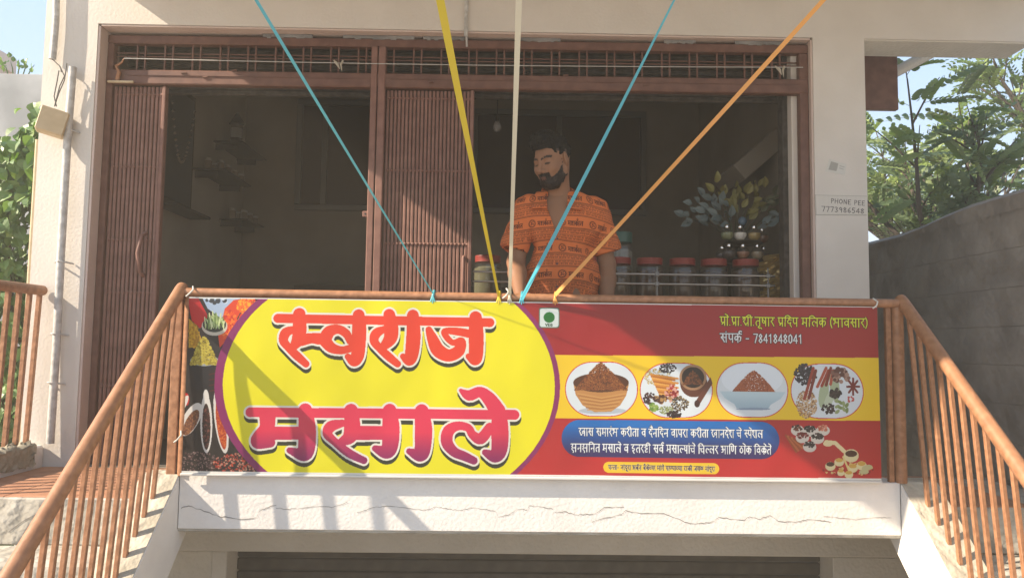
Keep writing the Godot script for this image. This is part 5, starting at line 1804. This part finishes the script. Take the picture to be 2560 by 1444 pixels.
func shirt_sdf(p: Vector3) -> float:
	var q := Vector3(p.x, p.y, (p.z + .45) * 1.12)
	var wob := headn.get_noise_3d(p.x * 55.0, p.y * 28.0, p.z * 55.0) * .015 + sin(p.x * 62.0 + p.y * 17.0 + headn.get_noise_3d(p.x * 20.0, p.y * 20.0, 3.0) * 5.0) * .0042 * smoothstep(1.32, 1.12, p.y) + sin(p.y * 70.0 - abs(p.x - .30) * 75.0) * .003 * smoothstep(.08, .16, abs(p.x - .30))
	var d := cap(q, Vector3(.225, 1.27, 0), Vector3(.395, 1.27, 0), .118, .118)
	d = smin(d, cap(q, Vector3(.25, 1.02, 0), Vector3(.36, 1.02, 0), .130, .130), .10)
	d = smin(d, cap(q, Vector3(.235, .80, 0), Vector3(.38, .80, 0), .142, .142), .10)
	d = smin(d, cap(p, SHR + Vector3(.01, .012, 0), Vector3(.27, 1.385, -.45), .062, .060), .05)
	d = smin(d, cap(p, SHL + Vector3(-.01, .012, 0), Vector3(.335, 1.385, -.45), .062, .060), .05)
	d = max(d + wob, .74 - p.y)
	for s in 2:
		var sh: Vector3 = SHR if s == 0 else SHL
		var el: Vector3 = ELR if s == 0 else ELL
		var en := sh.lerp(el, .86) + Vector3(-.028 if s == 0 else .02, 0, 0)
		var sl := cap(p, sh, en, .068, .074)
		var ax := (en - sh).normalized()
		sl = max(sl, (p - sh.lerp(en, .90)).dot(ax))
		sl += wob * .5
		var hol := cap(p, sh.lerp(en, .70), en + ax * .06, .046, .058)
		sl = max(sl, -hol)
		d = smin(d, sl, .035) if (p - sh).dot(ax) < .10 else min(d, sl)
	if p.z > -.42 and abs(p.x - .274) < .017 and p.y < 1.21: d -= .0035
	# open neck: a deep V in front, room for the neck above
	var nk := cap(p, NECK + Vector3(-.01, -.035, .0), NECK + Vector3(-.03, .12, .04), .064, .085)
	d = max(d, -nk)
	if p.z > -.44:
		var t: float = (p.y - 1.215) / .19
		if t > -.2:
			var vw: float = abs(p.x - (.268 + .01 * t)) - .075 * t
			d = max(d, -vw * .8)
	return d
func collar_sdf(p: Vector3) -> float:
	var d := 1e9
	for s in [-1.0, 1.0]:
		var a := Vector3(.275 + s * .070, 1.425, -.415)
		var b := Vector3(.272 + s * .072, 1.335, -.338)
		var t: float = clamp((p - a).dot(b - a) / (b - a).length_squared(), 0.0, 1.0)
		var c := a.lerp(b, t)
		var o := p - c
		var across := Vector3(s, .12, -.28).normalized()
		var nn := across.cross((b - a).normalized()).normalized()
		var u: float = o.dot(across)
		var wd: float = lerpf(.022, .034, t)
		d = min(d, Vector3(max(abs(u - wd * .4) - wd, 0.0), max(abs(o.dot(nn)) - .002, 0.0), o.dot((b - a).normalized())).length() - .004)
	var ring := Vector2(Vector2(p.x - .283, (p.z + .450) * .95).length() - .076, p.y - (1.425 - (p.z + .45) * .45))
	if p.z < -.40: d = min(d, Vector2(max(abs(ring.x) - .003, 0), max(abs(ring.y) - .020, 0)).length() - .004)
	return d
func hair_sdf(w: Vector3) -> float:
	var p := HB.transposed() * (w - HEAD_AT)
	var n := headn.get_noise_3d(p.x * 260.0, p.y * 140.0, p.z * 260.0) * .012 + headn.get_noise_3d(p.x * 700.0, p.y * 300.0, p.z * 700.0) * .006
	var d := ell(p, Vector3(0, .043, -.021), Vector3(.0785, .092, .100))
	d = smin(d, ell(p, Vector3(0, .098, .012), Vector3(.066, .050, .082)), .03)       # swept up on top
	d = smin(d, ell(p, Vector3(0, .112, .045), Vector3(.052, .036, .045)), .02)
	d += n
	var line: float = .068 - .0 * p.z
	if p.z < .062: line = lerpf(.068, .030, smoothstep(.062, .035, p.z))
	if p.z < .035: line = lerpf(.030, .022, smoothstep(.035, .018, p.z))
	if p.z < -.02: line = lerpf(.022, -.05, smoothstep(-.02, -.075, p.z))
	return max(d, (line - p.y) * .8)
func shirt_print() -> ImageTexture:
	var W := 512
	var H := 440
	var bg := Color(.80, .42, .20)
	var p := Paint.new(W, H, bg)
	p.rg.seed = 9
	var ink := Color(.30, .12, .08)
	p.pen(ink)
	var cx := 120.0
	var cy := 108.0
	for j in 20:
		var a := TAU * j / 20.0
		p.line([cx + cos(a) * 58, cy + sin(a) * 58, cx + cos(a + .12) * 70, cy + sin(a + .12) * 70], 4.5)
	p.dot(cx, cy, 60); p.pen(bg); p.dot(cx, cy, 50); p.pen(ink)
	p.line([cx - 26, cy - 18, cx - 8, cy - 28, cx - 5, cy - 10, cx - 16, cy - 2, cx, cy + 6, cx - 5, cy + 26, cx - 28, cy + 20], 5.5)
	p.line([cx, cy + 2, cx + 18, cy - 4, cx + 32, cy + 10, cx + 20, cy + 26], 5.0)
	p.line([cx + 2, cy - 30, cx + 16, cy - 22, cx + 30, cy - 32], 3.5)
	p.dot(cx + 17, cy - 38, 4.5)
	write(p, "m h aa k aa l", 222, 82, 240, 70, 6.5, 0.0)
	p.line([372, 82, 376, 26], 4.5); p.line([358, 46, 376, 58, 392, 44], 4)
	for y in [190, 208, 304, 404, 420]: p.rect(0, y, W, y + (10 if y in [190, 420] else 7))
	for y in [[226, 26], [262, 30], [326, 28], [364, 28]]:
		var x := 4.0
		while x < W - 20:
			var wd: float = min(p.rg.randf_range(30, 76), W - 6 - x)
			p.line([x, y[0], x + wd, y[0]], 2.4)
			var s := x + 5
			while s < x + wd:
				p.line([s, y[0], s + p.rg.randf_range(-4, 4), y[0] + y[1] * p.rg.randf_range(.55, .95)], 2.8)
				s += p.rg.randf_range(9, 15)
			x += wd + p.rg.randf_range(8, 16)
	return p.tex()
func build_man() -> void:
	headn.seed = 6
	headn.frequency = .1
	headn.fractal_octaves = 2
	HB = Basis(Vector3(0, 1, 0), -.76) * Basis(Vector3(1, 0, 0), .36) * Basis(Vector3(0, 0, 1), .03)
	var pm := thing("person", "man in an orange printed short sleeved shirt looking down behind the banner", "person")
	var noc := func(_p: Vector3) -> Color: return Color.WHITE
	var nouv := func(_p: Vector3) -> Vector2: return Vector2.ZERO
	var b := MB.new()
	nets(body_sdf, Vector3(-.06, -.01, -.66), Vector3(.68, 1.48, -.16), .014, b, skin_colour, nouv)
	nets(head_sdf, HEAD_AT + Vector3(-.14, -.22, -.16), HEAD_AT + Vector3(.15, .15, .15), .0042, b, skin_colour, nouv)
	var rd := (Vector3(.115, .845, -.12) - WRR).normalized()
	var hr := func(p: Vector3) -> float: return hand_sdf(p, WRR, rd, Vector3(0, 1, 0).cross(rd).normalized())
	nets(hr, WRR + Vector3(-.09, -.15, -.07), WRR + Vector3(.13, .08, .19), .005, b, skin_colour, nouv)
	var hl := func(p: Vector3) -> float: return hand_sdf(p, WRL, Vector3(-.03, -.98, .16).normalized(), Vector3(.25, 0, -1).normalized())
	nets(hl, WRL + Vector3(-.1, -.22, -.1), WRL + Vector3(.1, .06, .13), .005, b, skin_colour, nouv)
	var sm := StandardMaterial3D.new()
	sm.vertex_color_use_as_albedo = true
	sm.roughness = .55
	sm.metallic_specular = .3
	put("body", b, sm, pm)
	var uvf := func(p: Vector3) -> Vector2:
		var dx := p.x - .28
		var u: float = dx + sign(dx) * max(0.0, -.36 - p.z) * 1.0 * smoothstep(.08, .2, abs(dx))
		var dr := headn.get_noise_3d(p.x * 30.0, p.y * 30.0, 8.0)
		return Vector2((u + dr * .012) / .149 + .12, -(p.y - .02 * cos(dx * 9.0) + dr * .014) / .128)
	var s := MB.new()
	nets(shirt_sdf, Vector3(-.05, .70, -.65), Vector3(.68, 1.50, -.26), .0085, s, noc, uvf)
	var cm := StandardMaterial3D.new()
	cm.albedo_texture = shirt_print()
	cm.roughness = .85
	var sh := put("shirt", s, cm, pm)
	var cl := MB.new()
	nets(collar_sdf, Vector3(.14, 1.28, -.56), Vector3(.42, 1.49, -.28), .0055, cl, noc, uvf)
	put("collar", cl, cm, sh)
	var bt := MB.new()
	for y in [1.18, 1.06, .95]:
		bt.lathe(Vector3.ZERO, [Vector2(0, 0)], 3)
		var o := Vector3(.272, y, -.318)
		bt.tube([o, o + Vector3(0, 0, .004)], .006, 8)
	put("buttons", bt, mat(Color(.10, .03, .02), .4), sh)
	var h := MB.new()
	nets(hair_sdf, HEAD_AT + Vector3(-.15, -.08, -.15), HEAD_AT + Vector3(.15, .20, .16), .0042, h, noc, nouv)
	var hmat := mat(Color(.010, .009, .008), .7)
	hmat.metallic_specular = .2
	put("hair", h, hmat, pm)
	var tr := MB.new()
	var tf := func(p: Vector3) -> float:
		var d := cap(Vector3(p.x, p.y, (p.z + .45) * 1.1), Vector3(.25, .84, 0), Vector3(.36, .84, 0), .112, .112)
		for s2 in 2:
			var hip := Vector3(.225 if s2 == 0 else .385, .84, -.45)
			var kn := Vector3(.21 if s2 == 0 else .40, .47, -.43)
			var an := Vector3(.205 if s2 == 0 else .405, .09, -.47)
			d = smin(d, cap(p, hip, kn, .104, .075), .04)
			d = smin(d, cap(p, kn, an, .074, .062), .03)
		return max(d, p.y - .86)
	nets(tf, Vector3(.05, .02, -.62), Vector3(.56, .93, -.28), .014, tr, noc, nouv)
	put("trousers", tr, mat(Color(.03, .033, .045), .9), pm)
